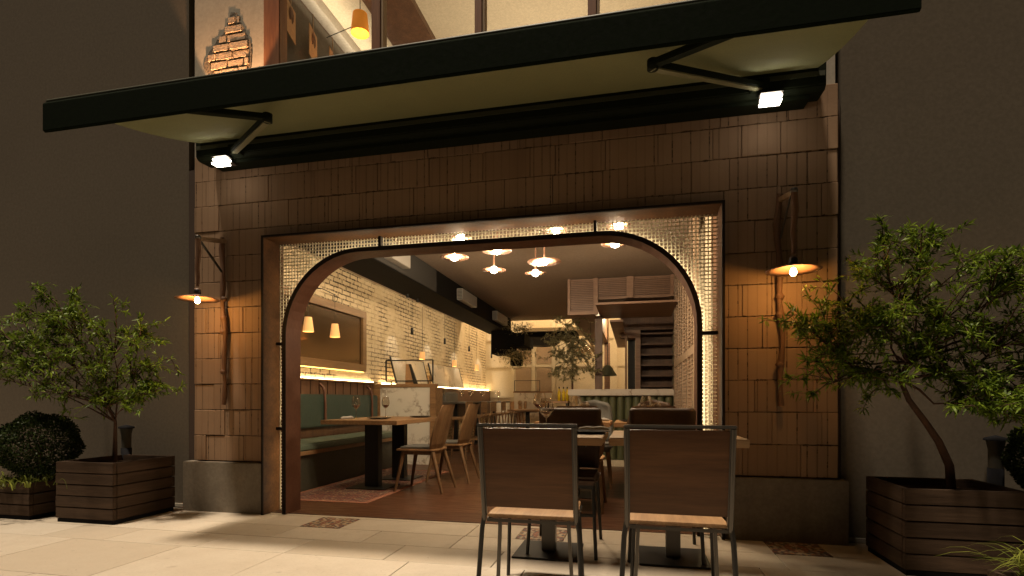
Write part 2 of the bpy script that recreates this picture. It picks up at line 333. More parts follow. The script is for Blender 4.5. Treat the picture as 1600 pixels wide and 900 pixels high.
# ---------------------------------------------------------------- mesh builder
class MB:
    """collects geometry; coordinates may be given in world space and are moved by -off"""
    def __init__(s, off=(0, 0, 0)):
        s.v = []; s.f = []; s.sm = []; s.tone = []; s.o = Vector(off)
    def _add(s, vs, fs, smooth=False, tone=0.5):
        k = len(s.v); s.v += [tuple(Vector(p)-s.o) for p in vs]; s.f += [tuple(i+k for i in f) for f in fs]
        s.sm += [smooth]*len(fs); s.tone += [tone]*len(fs)
    def box(s, x0, x1, y0, y1, z0, z1, tone=.5, m=None):
        vs = [(x, y, z) for z in (z0, z1) for y in (y0, y1) for x in (x0, x1)]
        if m: vs = [m @ Vector(p) for p in vs]
        s._add(vs, [(0, 2, 3, 1), (4, 5, 7, 6), (0, 1, 5, 4), (2, 6, 7, 3), (0, 4, 6, 2), (1, 3, 7, 5)], False, tone); return s
    def bar(s, a, b, w, h=None, up=(0, 0, 1)):
        a = Vector(a); b = Vector(b); h = h or w; d = (b-a); L = d.length; d.normalize(); u = Vector(up)
        if abs(d.dot(u)) > .98: u = Vector((1, 0, 0))
        x = d.cross(u).normalized(); y = x.cross(d)
        vs = [p + x*sx*w/2 + y*sy*h/2 for p in (a, b) for sy in (-1, 1) for sx in (-1, 1)]
        s._add(vs, [(0, 2, 3, 1), (4, 5, 7, 6), (0, 1, 5, 4), (2, 6, 7, 3), (0, 4, 6, 2), (1, 3, 7, 5)]); return s
    def tube(s, pts, rad, n=8, cap=True):
        pts = [Vector(p) for p in pts]; rad = rad if hasattr(rad, '__len__') else [rad]*len(pts)
        vs = []; fs = []; pu = None
        for i, p in enumerate(pts):
            t = (pts[min(i+1, len(pts)-1)]-pts[max(i-1, 0)]).normalized()
            u = (pu - t*pu.dot(t)) if pu else t.orthogonal()
            if u.length < 1e-5: u = t.orthogonal()
            u.normalize(); pu = u; w = t.cross(u)
            for k in range(n):
                a = 2*math.pi*k/n; vs.append(p+(u*math.cos(a)+w*math.sin(a))*rad[i])
        for i in range(len(pts)-1):
            for k in range(n): fs.append((i*n+k, i*n+(k+1) % n, (i+1)*n+(k+1) % n, (i+1)*n+k))
        s._add(vs, fs, True)
        if cap:
            s._add(vs[:n], [tuple(range(n))[::-1]]); s._add(vs[-n:], [tuple(range(n))])
        return s
    def lathe(s, c, prof, n=20, smooth=True):
        vs = []; fs = []
        for r, z in prof:
            for k in range(n): vs.append((c[0]+r*math.cos(2*math.pi*k/n), c[1]+r*math.sin(2*math.pi*k/n), c[2]+z))
        for i in range(len(prof)-1):
            for k in range(n): fs.append((i*n+k, i*n+(k+1) % n, (i+1)*n+(k+1) % n, (i+1)*n+k))
        s._add(vs, fs, smooth); return s
    def prism(s, poly, axis, a, b):
        """extrude a 2-D outline along an axis from a to b"""
        def P(q, t):
            return {'X': (t, q[0], q[1]), 'Y': (q[0], t, q[1]), 'Z': (q[0], q[1], t)}[axis]
        n = len(poly); vs = [P(q, a) for q in poly]+[P(q, b) for q in poly]
        fs = [(i, (i+1) % n, n+(i+1) % n, n+i) for i in range(n)]+[tuple(range(n))[::-1], tuple(range(n, 2*n))]
        s._add(vs, fs); return s
    def build(s, name, mat, parent=None, bevel=0, kind=None, seg=2):
        me = bpy.data.meshes.new(name); me.from_pydata(s.v, [], s.f)
        me.polygons.foreach_set('use_smooth', s.sm)
        at = me.attributes.new('tone', 'FLOAT', 'FACE'); at.data.foreach_set('value', s.tone)
        me.validate(); me.update()
        bm = bmesh.new(); bm.from_mesh(me); bmesh.ops.recalc_face_normals(bm, faces=bm.faces)
        if bevel:
            bmesh.ops.remove_doubles(bm, verts=bm.verts, dist=1e-5)
            es = [e for e in bm.edges if len(e.link_faces) == 2 and e.calc_face_angle(0) > R(35)]
            bmesh.ops.bevel(bm, geom=es, offset=bevel, segments=seg, affect='EDGES', clamp_overlap=True)
        bm.to_mesh(me); bm.free()
        me.materials.append(mat); o = bpy.data.objects.new(name, me); C.objects.link(o)
        if parent: o.parent = parent
        if kind: o['kind'] = kind
        if not parent: 
            o.location = s.o
        return o

def thing(name, label, cat, loc=(0, 0, 0), rot=0, group=None):
    o = bpy.data.objects.new(name, None); C.objects.link(o); o.empty_display_size = .1
    o.location = loc; o.rotation_euler = (0, 0, rot); o['label'] = label; o['category'] = cat
    if group: o['group'] = group
    return o
def tag(o, label, cat, group=None):
    o['label'] = label; o['category'] = cat
    if group: o['group'] = group
    return o
KIDS = {}
def kids_of(o):
    return [c for c in bpy.data.objects if c.parent == o]
def copy_tree(o, parent=None):
    c = o.copy(); C.objects.link(c)
    if parent: c.parent = parent
    for ch in kids_of(o): copy_tree(ch, c)
    return c
def dup(o, label, loc, rot=None):
    c = copy_tree(o); c.location = loc; c['label'] = label
    if rot is not None: c.rotation_euler = (0, 0, rot)
    return c
def point(name, loc, e, col, r=.03, parent=None, spot=None, aim=None):
    l = bpy.data.lights.new(name, 'SPOT' if spot else 'POINT'); l.energy = e; l.color = col; l.shadow_soft_size = r
    if spot: l.spot_size = R(spot); l.spot_blend = .25
    o = bpy.data.objects.new(name, l); C.objects.link(o); o.location = loc
    if aim: o.rotation_euler = Vector(aim).to_track_quat('-Z', 'Y').to_euler()
    if parent: o.parent = parent
    return o
def area(name, loc, e, col, sx, sy, aim=(0, 0, -1), parent=None):
    l = bpy.data.lights.new(name, 'AREA'); l.shape = 'RECTANGLE'; l.size = sx; l.size_y = sy; l.energy = e; l.color = col
    o = bpy.data.objects.new(name, l); C.objects.link(o); o.location = loc
    o.rotation_euler = Vector(aim).to_track_quat('-Z', 'Y').to_euler()
    if parent: o.parent = parent
    return o

# ================================================================ SETTING
# ground sheet, paving slabs on it
MB().box(-40, 40, -40, 40, -.30, -.022).build('ground', M['joint'], kind='structure')
pv = MB(); U = .327; X0 = -2.145-U*24; nx = 60; ny = 22; Y1 = 3.98
used = [[False]*ny for _ in range(nx)]
skip = {(24, 0), (29, 0), (33, 0), (28, 0)}
tiles = [(24, 0, -2.145-U), (0, 0, 0)]
inlay = []
for (tx0, ty0) in ((-2.478, 3.648), (-.80, 3.648), (.862, 3.648)):
    inlay.append((tx0, ty0))
def hits(x0, x1, y0, y1):
    return any(x0 < a+.33-.01 and x1 > a+.01 and y0 < b+.33-.01 and y1 > b+.01 for a, b in inlay)
# rows go away from the wall; each row is cut into slabs of mixed length, some two rows deep
rows = [3.98-.33*i for i in range(0, 22)]
gap = .0026
r2 = random.Random(11)
def slab(x0, x1, y0, y1):
    pv.box(x0+gap, x1-gap, y0+gap, y1-gap, -.02, r2.uniform(0, .0008), tone=r2.random())
edges0 = [-2.478, -2.148, -.80, -.47, .862, 1.192]
i = 0
# first row carries the inlays
x = -9.0
def cut_row(y0, y1, stops, lens):
    x = -9.
    for st in stops+[4.5]:
        while x < st-.02:
            L = r2.choice(lens); nx_ = x+L
            if st-nx_ < .3: nx_ = st
            nx_ = min(nx_, st)
            if not hits(x, nx_, y0, y1): slab(x, nx_, y0, y1)
            x = nx_
cut_row(3.648, 3.978, edges0, [.66, .66, .99, .5])
slab(-9, 4.5, 3.978, 4.045)
y = 3.648; k = 0
fixed = [[-5.6, -3.9, -2.478, -1.80, -1.165, -.50, .2, .862], [-3.56, -2.81, -2.145, -1.47, -.80, .0, .7], [-4.5, -3.79, -2.9, -2.145, -1.3, -.6, .3]]
while y > 1.5:
    h = [.325, .33, .65, .33, .65, .33][k % 6]
    cut_row(y-h, y, fixed[k % 3], [.66, .99, .8, .66]); y -= h; k += 1
paving = pv.build('paving', M['stone'], kind='structure', bevel=.0012, seg=1)

for (tx, ty), lb in zip(inlay, ('patterned tile inset in the paving in front of the left arch leg', 'patterned tile inset in the paving below the outdoor table pair', 'patterned tile inset in the paving at the foot of the right concrete plinth')):
    o = MB((tx+.165, ty+.165, 0)).box(tx+.002, tx+.328, ty+.002, ty+.328, -.02, .0015).build('patterned_tile', M['mosaic'])
    tag(o, lb, 'tile', 'patterned tiles in the paving')

MB().box(-40, 40, -8, y-.15, -.021, -.010).build('road', M['asphalt'], kind='structure')
MB().box(-40, 40, y-.148, y-.002, -.02, .002).build('kerb', M['concrete'], kind='structure', bevel=.008)
MB().box(-3.95, 1.40, 4.047, 17, -.02, .004).build('interior_floor', M['floor'], kind='structure')

# neighbouring buildings
t = thing('neighbour_building', 'plain grey-brown rendered building wall behind the two left planters', 'building', (-8, 4.1, 0))
MB((-8, 4.1, 0)).box(-16, -3.90, 4.10, 9, .03, 9).build('wall', M['side_plaster'], t)
MB((-8, 4.1, 0)).box(-16, -3.90, 4.085, 4.12, 0, .028).build('base_strip', M['white_plaster'], t)
t = thing('neighbour_building', 'plain grey-brown rendered building wall behind the right tree', 'building', (8, 4.1, 0))
MB((8, 4.1, 0)).box(1.372, 13, 4.07, 9, .03, 9).build('wall', M['side_plaster'], t)
MB((8, 4.1, 0)).box(1.372, 13, 4.055, 4.09, 0, .028).build('base_strip', M['white_plaster'], t)

# ---------------------------------------------------------------- restaurant building
B0 = (-1.2, 4.2, 0)
rest = thing('restaurant_building', 'restaurant front with clay block wall, steel framed opening and pale upper storey', 'building', B0)
# shell: structural walls behind the block facing
w = MB(B0)
w.box(-3.86, -3.05, 4.06, 4.20, 0, 3.0); w.box(.62, 1.366, 4.06, 4.20, 0, 3.0); w.box(-3.05, .62, 4.06, 4.20, 2.34, 3.0)
w.build('inner_wall', M['clay_dark'], rest)
w = MB(B0)
w.box(-3.80, -3.10, 4.06, 4.22, 3.0, 6.3); w.box(.90, 1.335, 4.06, 4.22, 3.0, 6.3); w.box(-3.10, .90, 4.06, 4.22, 3.0, 3.22)
w.build('wall', M['white_plaster'], rest)
w = MB(B0).box(-3.898, -3.862, 4.15, 8.5, 0, 6.3).box(-3.86, -3.802, 4.14, 4.21, 3.002, 6.3)
w.build('side_wall', M['side_plaster'], rest)
# clay block facing
cb = MB(B0); r3 = random.Random(5)
rz = [.435+.2205*i for i in range(0, 13)]
def brick_row(z0, z1, xa, xb, start):
    x = xa; first = True
    while x < xb-.001:
        L = r3.choice([.37, .25, .31, .37, .44, .19]); 
        if first: L = start; first = False
        x2 = min(x+L, xb)
        if xb-x2 < .1: x2 = xb
        yy = 4.0+r3.uniform(-.004, .004); zc = r3.uniform(-.0025, .0025); g = r3.uniform(.0006, .0022)
        cb.box(x+g, x2-g, yy, 4.055, z0+.0016+max(0, zc), z1-.0016+min(0, zc), tone=r3.random()); x = x2
for i in range(len(rz)-1):
    z0, z1 = rz[i], rz[i+1]
    st = [.12, .31, .2, .37, .25][i % 5]
    if z0 > 2.30: brick_row(z0, z1, -3.75, 1.335, st)
    elif z1 > 2.33:
        brick_row(z0, z1, -3.75, -3.032, st); brick_row(2.345, z1, -3.03, .612, .3); brick_row(z0, z1, .614, 1.335, st)
    else:
        brick_row(z0, z1, -3.75, -3.032, st); brick_row(z0, z1, .614, 1.335, st)
clay = cb.build('clay_block_facing', M['clay'], rest, bevel=.003, seg=1)
# concrete plinths
for x0, x1 in ((-3.83, -3.04), (.62, 1.385)):
    MB(B0).box(x0, x1, 3.955, 4.06, -.01, .427).build('plinth', M['concrete'], rest, bevel=.006)
# box frame of the opening
fr = MB(B0)
fr.box(-3.028, -3.010, 3.94, 4.20, 0, 2.330); fr.box(.592, .610, 3.94, 4.20, 0, 2.330); fr.box(-3.010, .592, 3.94, 4.20, 2.312, 2.330)
of = fr.build('opening_frame', M['corten'], rest, bevel=.002)
fe = MB(B0)
fe.box(-3.030, -3.012, 3.932, 3.939, 0, 2.332); fe.box(.594, .612, 3.932, 3.939, 0, 2.332); fe.box(-3.012, .594, 3.932, 3.939, 2.314, 2.332)
fe.build('frame_edge', M['arch_edge'], of)
# arch: rounded inner portal
AX0, AX1, AZ, AR = -2.87, .468, 2.192, .70
def arch_path(off=0, n=14):
    x0, x1, z, r = AX0+off, AX1-off, AZ-off, AR-off
    p = [(x0, 0.004)]
    for k in range(n+1):
        a = math.pi-math.pi/2*k/n; p.append((x0+r+r*math.cos(a), z-r+r*math.sin(a)))
    for k in range(n+1):
        a = math.pi/2-math.pi/2*k/n; p.append((x1-r+r*math.cos(a), z-r+r*math.sin(a)))
    p.append((x1, 0.004)); return p
def arch_band(off0, off1, y0, y1):
    a = arch_path(off0); b = arch_path(off1); m = MB(B0); n = len(a)
    vs = [(x, y0, z) for x, z in a]+[(x, y0, z) for x, z in b]+[(x, y1, z) for x, z in a]+[(x, y1, z) for x, z in b]
    fs = []
    for i in range(n-1):
        fs += [(i, i+1, n+i+1, n+i), (2*n+i, 3*n+i, 3*n+i+1, 2*n+i+1), (i, 2*n+i, 2*n+i+1, i+1), (n+i, n+i+1, 3*n+i+1, 3*n+i)]
    fs += [(0, n, 3*n, 2*n), (n-1, 3*n-1, 4*n-1, 2*n-1)]
    m._add(vs, fs); return m
ar = arch_band(0, .030, 3.995, 4.20).build('arch_portal', M['arch'], rest)
arch_band(-.002, .032, 3.988, 3.994).build('portal_edge', M['arch_edge'], ar)
arch_band(-.008, -.003, 4.115, 4.140).build('light_strip', E_arch, ar)
for x in (-2.042, -.283): MB(B0).box(x-.011, x+.011, 4.10, 4.145, AZ+.013, 2.311).build('portal_bracket', M['arch_edge'], ar)
for z in (1.444, .713):
    MB(B0).box(-3.009, AX0-.013, 4.10, 4.145, z-.012, z+.012).build('portal_bracket', M['arch_edge'], ar); MB(B0).box(AX1+.013, .591, 4.10, 4.145, z-.012, z+.012).build('portal_bracket', M['arch_edge'], ar)
# wire mesh between frame and arch
ms = MB(B0); pitch = .0285; hw = .0042
def arch_top(x):
    if x <= AX0 or x >= AX1: return 0.
    if x < AX0+AR: return AZ-AR+math.sqrt(max(0, AR*AR-(x-AX0-AR)**2))
    if x > AX1-AR: return AZ-AR+math.sqrt(max(0, AR*AR-(x-AX1+AR)**2))
    return AZ
nx_ = int((.592+3.010)/pitch)
for k in range(nx_+1):
    x = -3.004+k*pitch; z0 = arch_top(x)
    if x+hw > .591: break
    ms.box(x-hw, x+hw, 4.150, 4.153, z0+.004 if z0 else .01, 2.311)
k = 0
while .02+k*pitch < 2.305:
    z = .02+k*pitch; k += 1
    if z >= AZ: ms.box(-3.009, .591, 4.1535, 4.1565, z-hw, z+hw); continue
    xl, xr = AX0, AX1
    if z > AZ-AR:
        dx = AR-math.sqrt(max(0, AR*AR-(z-AZ+AR)**2)); xl += dx; xr -= dx
    ms.box(-3.009, xl, 4.1535, 4.1565, z-hw, z+hw); ms.box(xr, .591, 4.1535, 4.1565, z-hw, z+hw)
ms.build('wire_mesh', M['mesh'], rest)

# exposed brick patch on the upper plaster
pb = MB(B0); r6 = random.Random(21)
rows_ = [(3.70, -3.52, -3.27), (3.775, -3.60, -3.25), (3.85, -3.63, -3.235), (3.925, -3.66, -3.235), (4.0, -3.61, -3.245), (4.075, -3.55, -3.27), (4.15, -3.49, -3.305), (4.225, -3.455, -3.33)]
for i, (z, xa, xb) in enumerate(rows_):
    x = xa; L0 = .085 if i % 2 else .17; f = True
    while x < xb-.01:
        L = L0 if f else .17; f = False; x2 = min(x+L, xb)
        if xb-x2 < .03: x2 = xb
        pb.box(x+.003+r6.uniform(0, .003), x2-.003, 4.044+r6.uniform(0, .008), 4.066, z+.004+r6.uniform(0, .003), z+.071); x = x2
M['patch'] = mottled('exposed_pale_brick', (.36, .25, .16), (.50, .38, .27), 14, .85, .9, bdist=.01)
pt = pb.build('exposed_brick', M['patch'], rest, bevel=.006)
pm = MB(B0); ol = [(-3.55, 3.69), (-3.24, 3.69), (-3.215, 3.90), (-3.225, 4.04), (-3.30, 4.20), (-3.36, 4.32), (-3.43, 4.34), (-3.47, 4.20), (-3.58, 4.10), (-3.68, 3.98), (-3.70, 3.90), (-3.64, 3.80)]
jag = []
for (xa, za), (xb_, zb_) in zip(ol, ol[1:]+ol[:1]):
    for q in range(6): jag.append((xa+(xb_-xa)*q/6+r6.uniform(-.008, .008), za+(zb_-za)*q/6+r6.uniform(-.008, .008)))
pm.prism(jag, 'Y', 4.055, 4.0605)
pm.build('crumbled_mortar', M['mortar'], pt)

# ---------------------------------------------------------------- awning
A0 = (-1.17, 3.9, 3.0)
aw = thing('awning', 'dark green folding awning stretched over the restaurant opening', 'awning', A0)
MB(A0).prism([(3.80, 2.975), (3.83, 2.95), (3.97, 2.955), (3.985, 2.98), (3.985, 3.19), (3.96, 3.215), (3.83, 3.20), (3.795, 3.15)], 'X', -3.55, 1.20).build('cassette', M['awn_metal'], aw, bevel=.006)
MB(A0).prism([(3.86, 2.925), (3.99, 2.925), (3.99, 2.949), (3.86, 2.949)], 'X', -3.45, 1.12).build('cassette_rail', M['awn_metal'], aw)
MB(A0).prism([(3.79, 3.03), (3.797, 3.03), (3.797, 3.06), (3.79, 3.06)], 'X', -3.54, 1.19).build('cassette_lip', M['awn_lip'], aw)
cl = MB(A0); N = 14; pts = []
for k in range(N+1):
    tt = k/N; yy = 3.84-(3.84-2.63)*tt; zz = 3.10-(3.10-2.80)*tt-.045*math.sin(math.pi*tt)*(1-.3*tt); pts.append((yy, zz))
pts2 = [(a, b+.006) for a, b in pts][::-1]
n = len(pts); vs = []; fs = []
nxs = 20
for xi in range(nxs+1):
    x = -3.50+(1.15+3.50)*xi/nxs
    for a, b in pts+pts2:
        vs.append((x, a, b))
q = 2*n
for xi in range(nxs):
    for j in range(q): fs.append((xi*q+j, xi*q+(j+1) % q, (xi+1)*q+(j+1) % q, (xi+1)*q+j))
fs += [tuple(range(q)), tuple(range(nxs*q, nxs*q+q))[::-1]]
cl._add(vs, fs, False); can = cl.build('canopy', M['awn_cloth'], aw)
MB(A0).prism([(2.598, 2.612), (2.612, 2.604), (2.640, 2.62), (2.645, 2.78), (2.612, 2.792), (2.598, 2.775)], 'X', -3.535, 1.184).build('front_bar', M['awn_dark'], aw, bevel=.002)
fl = MB(A0); fl.tube([(-3.53, 2.625, 2.803), (1.18, 2.625, 2.803)], .011, 10); fl.build('front_rail', M['awn_lip'], aw)
for sx, sh, el, fe_ in ((-1, (-3.16, 3.78, 2.985), (-2.275, 3.015, 2.755), (-2.78, 2.645, 2.70)), (1, (.80, 3.78, 3.0), (.10, 2.99, 2.755), (.62, 2.645, 2.70))):
    m = MB(A0); m.bar(sh, el, .055, .034); m.bar((el[0], el[1], el[2]+.005), fe_, .05, .034)
    arm = m.build('folding_arm', M['awn_metal'], aw, bevel=.004)
    m = MB(A0); s2 = Vector((0, 0, -.0225))
    m.bar(Vector(sh)+s2, Vector(el)+s2, .036, .008); arm2 = m.build('arm_cover', M['arm_light'], arm)
    m = MB(A0).bar((sh[0]-.06, 3.80, sh[2]+.01), (sh[0]+.06, 3.80, sh[2]+.01), .06, .08); m.build('shoulder_joint', M['awn_metal'], arm, bevel=.006)
    MB(A0).lathe((el[0], el[1], el[2]-.024), [(0, 0), (.03, 0), (.03, .05), (0, .05)], 14).build('elbow_joint', M['awn_metal'], arm)

# floodlights below the cassette
for x, lb in ((-3.275, 'bright white floodlight under the left end of the awning'), (.866, 'bright white floodlight under the right end of the awning')):
    L0 = (x, 3.86, 2.92)
    t = thing('floodlight', lb, 'floodlight', L0, 0, 'floodlights under the awning')
    m = MB(); m.box(-.055, .055, -.05, .03, -.008, .006); m.box(-.03, .03, -.02, .02, .006, .03); m.box(-.07, .07, -.125, -.045, .012, .017); m.box(-.045, .045, -.052, -.046, -.03, .02); m.build('housing', M['steel'], t, bevel=.003)
    MB().box(-.062, .062, -.115, -.052, -.012, 0).build('lamp_lens', E_flood, t); MB().box(-.066, .058, -.118, -.052, -.045, -.031).build('lamp_lens', E_flood, t)
    MB().box(-.045, .045, -.100, -.056, -.030, -.013).build('lamp_body', M['white_plaster'], t)

# ---------------------------------------------------------------- wall lamps
def wall_lamp(x, lb, pole_mat, bend):
    t = thing('wall_lamp', lb, 'lamp', (x, 3.96, .92), 0, 'wooden wall lamps beside the opening')
    m = MB()
    pts = []; rr = []
    for k in range(15):
        z = 1.43*k/14; pts.append((math.sin(k*1.3+bend)*.008+.012*math.sin(k*.4), 0, z)); rr.append((.0175+.004*math.sin(k*2.1+bend))*(1.0+.25*k/14))
    m.tube(pts, rr, 9); pole = m.build('pole', pole_mat, t)
    for z in (.28, .62, .74, .90): MB().lathe((0, 0, z), [(.018, -.02), (.031, 0), (.018, .02)], 9).build('knot', pole_mat, pole)
    m = MB(); m.bar((0, .03, 1.40), (.01, -.29, 1.335), .03, .035); m.build('arm', M['tan_wood'], t, bevel=.005)
    m = MB(); m.bar((.0, -.26, 1.33), (0, -.02, 1.13), .02, .008, (1, 0, 0)); m.build('strut', M['steel'], t)
    m = MB(); m.tube([(.01, -.29, 1.345), (.018, -.29, 1.23), (.006, -.292, 1.10), (.012, -.29, 1.0), (.006, -.29, .95)], [.020, .021, .018, .015, .012], 9); m.build('hanging_post', M['post_wood'], t)
    MB().lathe((.01, -.29, 1.335), [(0, .026), (.020, .024), (.024, .010), (.021, -.004), (0, -.004)], 12).build('finial', M['steel'], t)
    sh = MB().lathe((.006, -.29, .855), [(0, .075), (.022, .075), (.024, .03), (.05, .022), (.10, .010), (.160, -.006), (.160, -.009), (.10, .005), (.05, .016), (.02, .022), (0, .022)], 28).build('lamp_shade', M['copper'], t)
    MB().lathe((.006, -.29, .885), [(0, .05), (.02, .048), (.026, .03), (.026, .0), (0, 0)], 14).build('socket', M['black'], sh)
    MB().lathe((.006, -.29, .80), [(0, .012), (.013, .016), (.021, .030), (.019, .046), (.012, .062), (0, .068)], 14).build('bulb', E_fil, sh)
    point('lamp_light', (.006, -.29, .79), 5.5, (1, .50, .13), .025, t)
    return t
wall_lamp(-3.417, 'knotty wooden wall lamp with disc shade on the left brick pier', M['post_wood'], 0)
wall_lamp(.965, 'knotty wooden wall lamp with disc shade on the right brick pier', M['post_wood'], 2)

# ---------------------------------------------------------------- plants and planters
def planter(lb, x0, x1, y0, y1, h, rows_n=5, tag_plate=False):
    L0 = ((x0+x1)/2, (y0+y1)/2, 0)
    t = thing('wooden_planter', lb, 'planter', L0, 0, 'wooden planters along the walls')
    bh = .03; rh = (h-bh)/rows_n
    m = MB(L0); m.box(x0+.008, x1-.008, y0+.008, y1-.008, 0, bh-.002); m.build('base', M['bollard'], t)
    for k in range(rows_n):
        z0 = bh+k*rh; m = MB(L0); r_ = rnd.uniform(-.002, .002)
        m.box(x0+r_, x1-r_, y0+r_, y0+.03, z0+.003, z0+rh-.003); MB(L0).box(x0+r_, x1-r_, y1-.03, y1, z0+.003, z0+rh-.003).build('board', M['planter'], t, bevel=.003)
        m.build('board', M['planter'], t, bevel=.003)
        m = MB(L0); m.box(x0+r_, x0+.03, y0+.032, y1-.032, z0+.003, z0+rh-.003); MB(L0).box(x1-.03, x1-r_, y0+.032, y1-.032, z0+.003, z0+rh-.003).build('side_board', M['planter_y'], t, bevel=.003)
        m.build('side_board', M['planter_y'], t, bevel=.003)
    m = MB(L0); m.box(x0+.03, x1-.03, y0+.03, y1-.03, .02, h-.05); m.build('soil', M['soil'], t)
    return t
def leaf_faces(m, p, d, up, L, Wd, tone, curl=.15):
    d = d.normalized(); s_ = d.cross(up)
    if s_.length < 1e-3: s_ = d.orthogonal()
    s_.normalize(); nrm = s_.cross(d)
    a = p; b = p+d*L*.35+nrm*L*curl*.3; c = p+d*L*.7+nrm*L*curl*.2; e = p+d*L-nrm*L*curl*.35
    vs = [a, b-s_*Wd/2, b+s_*Wd/2, c-s_*Wd*.38, c+s_*Wd*.38, e]
    m._add(vs, [(0, 1, 2), (1, 3, 4, 2), (3, 5, 4)], True, tone)
def tree(name, lb, cat, base, trunk_pts, trunk_r, clusters, leaf, leafL, leafW, n_leaf, seed, group=None, droop=.2, twig_r=.003):
    """trunk_pts: centre line; clusters: (centre, radii, weight); limbs run from the trunk top to every cluster"""
    rr = random.Random(seed); t = thing(name, lb, cat, base, 0, group); O = Vector(base)
    tp = [Vector(p) for p in trunk_pts]
    m = MB(base); m.tube(tp, [trunk_r*(1.25-.75*i/(len(tp)-1)) for i in range(len(tp))], 9); 
    twigs = []
    for (c, rad, wgt) in clusters:
        c = Vector(c); s0 = tp[-1-rr.choice([0, 0, 1])]
        mid = s0.lerp(c, .5)+Vector((rr.uniform(-.06, .06), rr.uniform(-.06, .06), rr.uniform(-.10, .03)))
        m.tube([s0, s0.lerp(mid, .5)+Vector((rr.uniform(-.02, .02), 0, .01)), mid, c], [trunk_r*.42, trunk_r*.34, trunk_r*.25, trunk_r*.12], 6)
        nb = max(4, int(wgt*14))
        for k in range(nb):
            a = Vector((rr.gauss(0, 1), rr.gauss(0, 1), rr.gauss(0, .8)))
            a.normalize(); a *= rr.uniform(.4, 1.6)
            e = c+Vector((a.x*rad[0], a.y*rad[1], a.z*rad[2]))
            st = mid.lerp(c, rr.uniform(.3, 1)); md = st.lerp(e, .5)+Vector((rr.uniform(-.03, .03), rr.uniform(-.03, .03), rr.uniform(0, .06)))
            tip = e+Vector((0, 0, -droop*rr.random()*.15))
            m.tube([st, md, e, tip], [twig_r*1.5, twig_r*1.2, twig_r*.8, twig_r*.4], 4, False)
            twigs.append((st, md, e, wgt/nb))
            for q in range(2):
                f = rr.uniform(.4, 1); s2 = md.lerp(e, f); e2 = s2+Vector((rr.gauss(0, .35)*rad[0], rr.gauss(0, .35)*rad[1], rr.gauss(0.02, .3)*rad[2]))
                m.tube([s2, e2], [twig_r*.8, twig_r*.4], 4, False); twigs.append((s2, s2.lerp(e2, .5), e2, wgt/nb*.6))
    m.build('trunk', M['bark'], t)
    lv = MB(base); tot = sum(w_ for *_, w_ in twigs)
    for st, md, e, w_ in twigs:
        k = max(2, int(n_leaf*w_/tot))
        ax = (e-st).normalized()
        for q in range(k):
            f = rr.random()**.7; p = st.lerp(md, f*2) if f < .5 else md.lerp(e, f*2-1)
            d_ = ax*.7+Vector((rr.gauss(0, .6), rr.gauss(0, .6), rr.gauss(-droop*.4, .5)))
            up_ = Vector((rr.gauss(0, .5), rr.gauss(0, .5), 1))
            leaf_faces(lv, p, d_, up_, leafL*rr.uniform(.6, 1.35), leafW*rr.uniform(.7, 1.3), min(1, max(0, rr.gauss(.45, .28))), rr.uniform(-.1, .5))
    lv.build('crown', leaf, t); return t
def boxwood(lb, c, r, seed, group=None):
    rr = random.Random(seed); t = thing('boxwood_ball', lb, 'shrub', (c[0], c[1], c[2]-r*.8), 0, group); O = (c[0], c[1], c[2]-r*.8)
    m = MB(O); m.tube([(c[0], c[1], c[2]-r*.95), (c[0]+.01, c[1], c[2]-r*.3), (c[0], c[1], c[2])], [.018, .014, .008], 7)
    for k in range(26):
        a = Vector((rr.gauss(0, 1), rr.gauss(0, 1), rr.gauss(.2, 1))).normalized()*r*.85
        m.tube([(c[0], c[1], c[2]-r*.3), Vector(c)+a], [.005, .002], 4, False)
    m.build('stem', M['bark'], t)
    lv = MB(O)
    for k in range(11000):
        a = Vector((rr.gauss(0, 1), rr.gauss(0, 1), rr.gauss(0, 1))).normalized()
        if a.z < -.95: continue
        lump = 1+.06*math.sin(a.x*7+1+seed)*math.sin(a.y*6+seed)+.05*math.sin(a.z*9+a.x*5)
        rad = r*lump*(1-abs(rr.gauss(0, .09))); p = Vector(c)+Vector((a.x*rad, a.y*rad, a.z*rad*.92))
        d_ = a*.7+Vector((rr.gauss(0, .6), rr.gauss(0, .6), rr.gauss(.2, .6)))
        leaf_faces(lv, p, d_, Vector((rr.gauss(0, 1), rr.gauss(0, 1), rr.gauss(0, 1))), .020*rr.uniform(.7, 1.3), .013, rr.random(), .2)
    lv.build('foliage', M['box_leaf'], t); return t
def grass_tuft(lb, c, n_, L, seed, spread=.1, name='ornamental_grass', lean=(0, 0)):
    rr = random.Random(seed); m = MB(c)
    for k in range(n_):
        a = rr.uniform(0, 2*math.pi); b = Vector((c[0]+rr.gauss(0, spread*.4), c[1]+rr.gauss(0, spread*.4), c[2]))
        o_ = Vector((math.cos(a)+lean[0], math.sin(a)+lean[1], 0)); l = L*rr.uniform(.6, 1.15); out = rr.uniform(.3, .95); w_ = rr.uniform(.003, .0065)
        sd_ = Vector((-o_.y, o_.x, 0)).normalized(); vs = []; J = 6
        for j in range(J+1):
            f = j/J; p = b+o_*l*out*f**1.3+Vector((0, 0, l*(math.sin(f*2.3)*.55*(1.1-out*.55)))); ww = w_*(1-f**2.5)
            vs += [p-sd_*ww, p+sd_*ww]
        m._add(vs, [(2*j, 2*j+1, 2*j+3, 2*j+2) for j in range(J)], True, rr.random())
    o = m.build(name, M['grass_leaf']); tag(o, lb, 'grass', None); return o

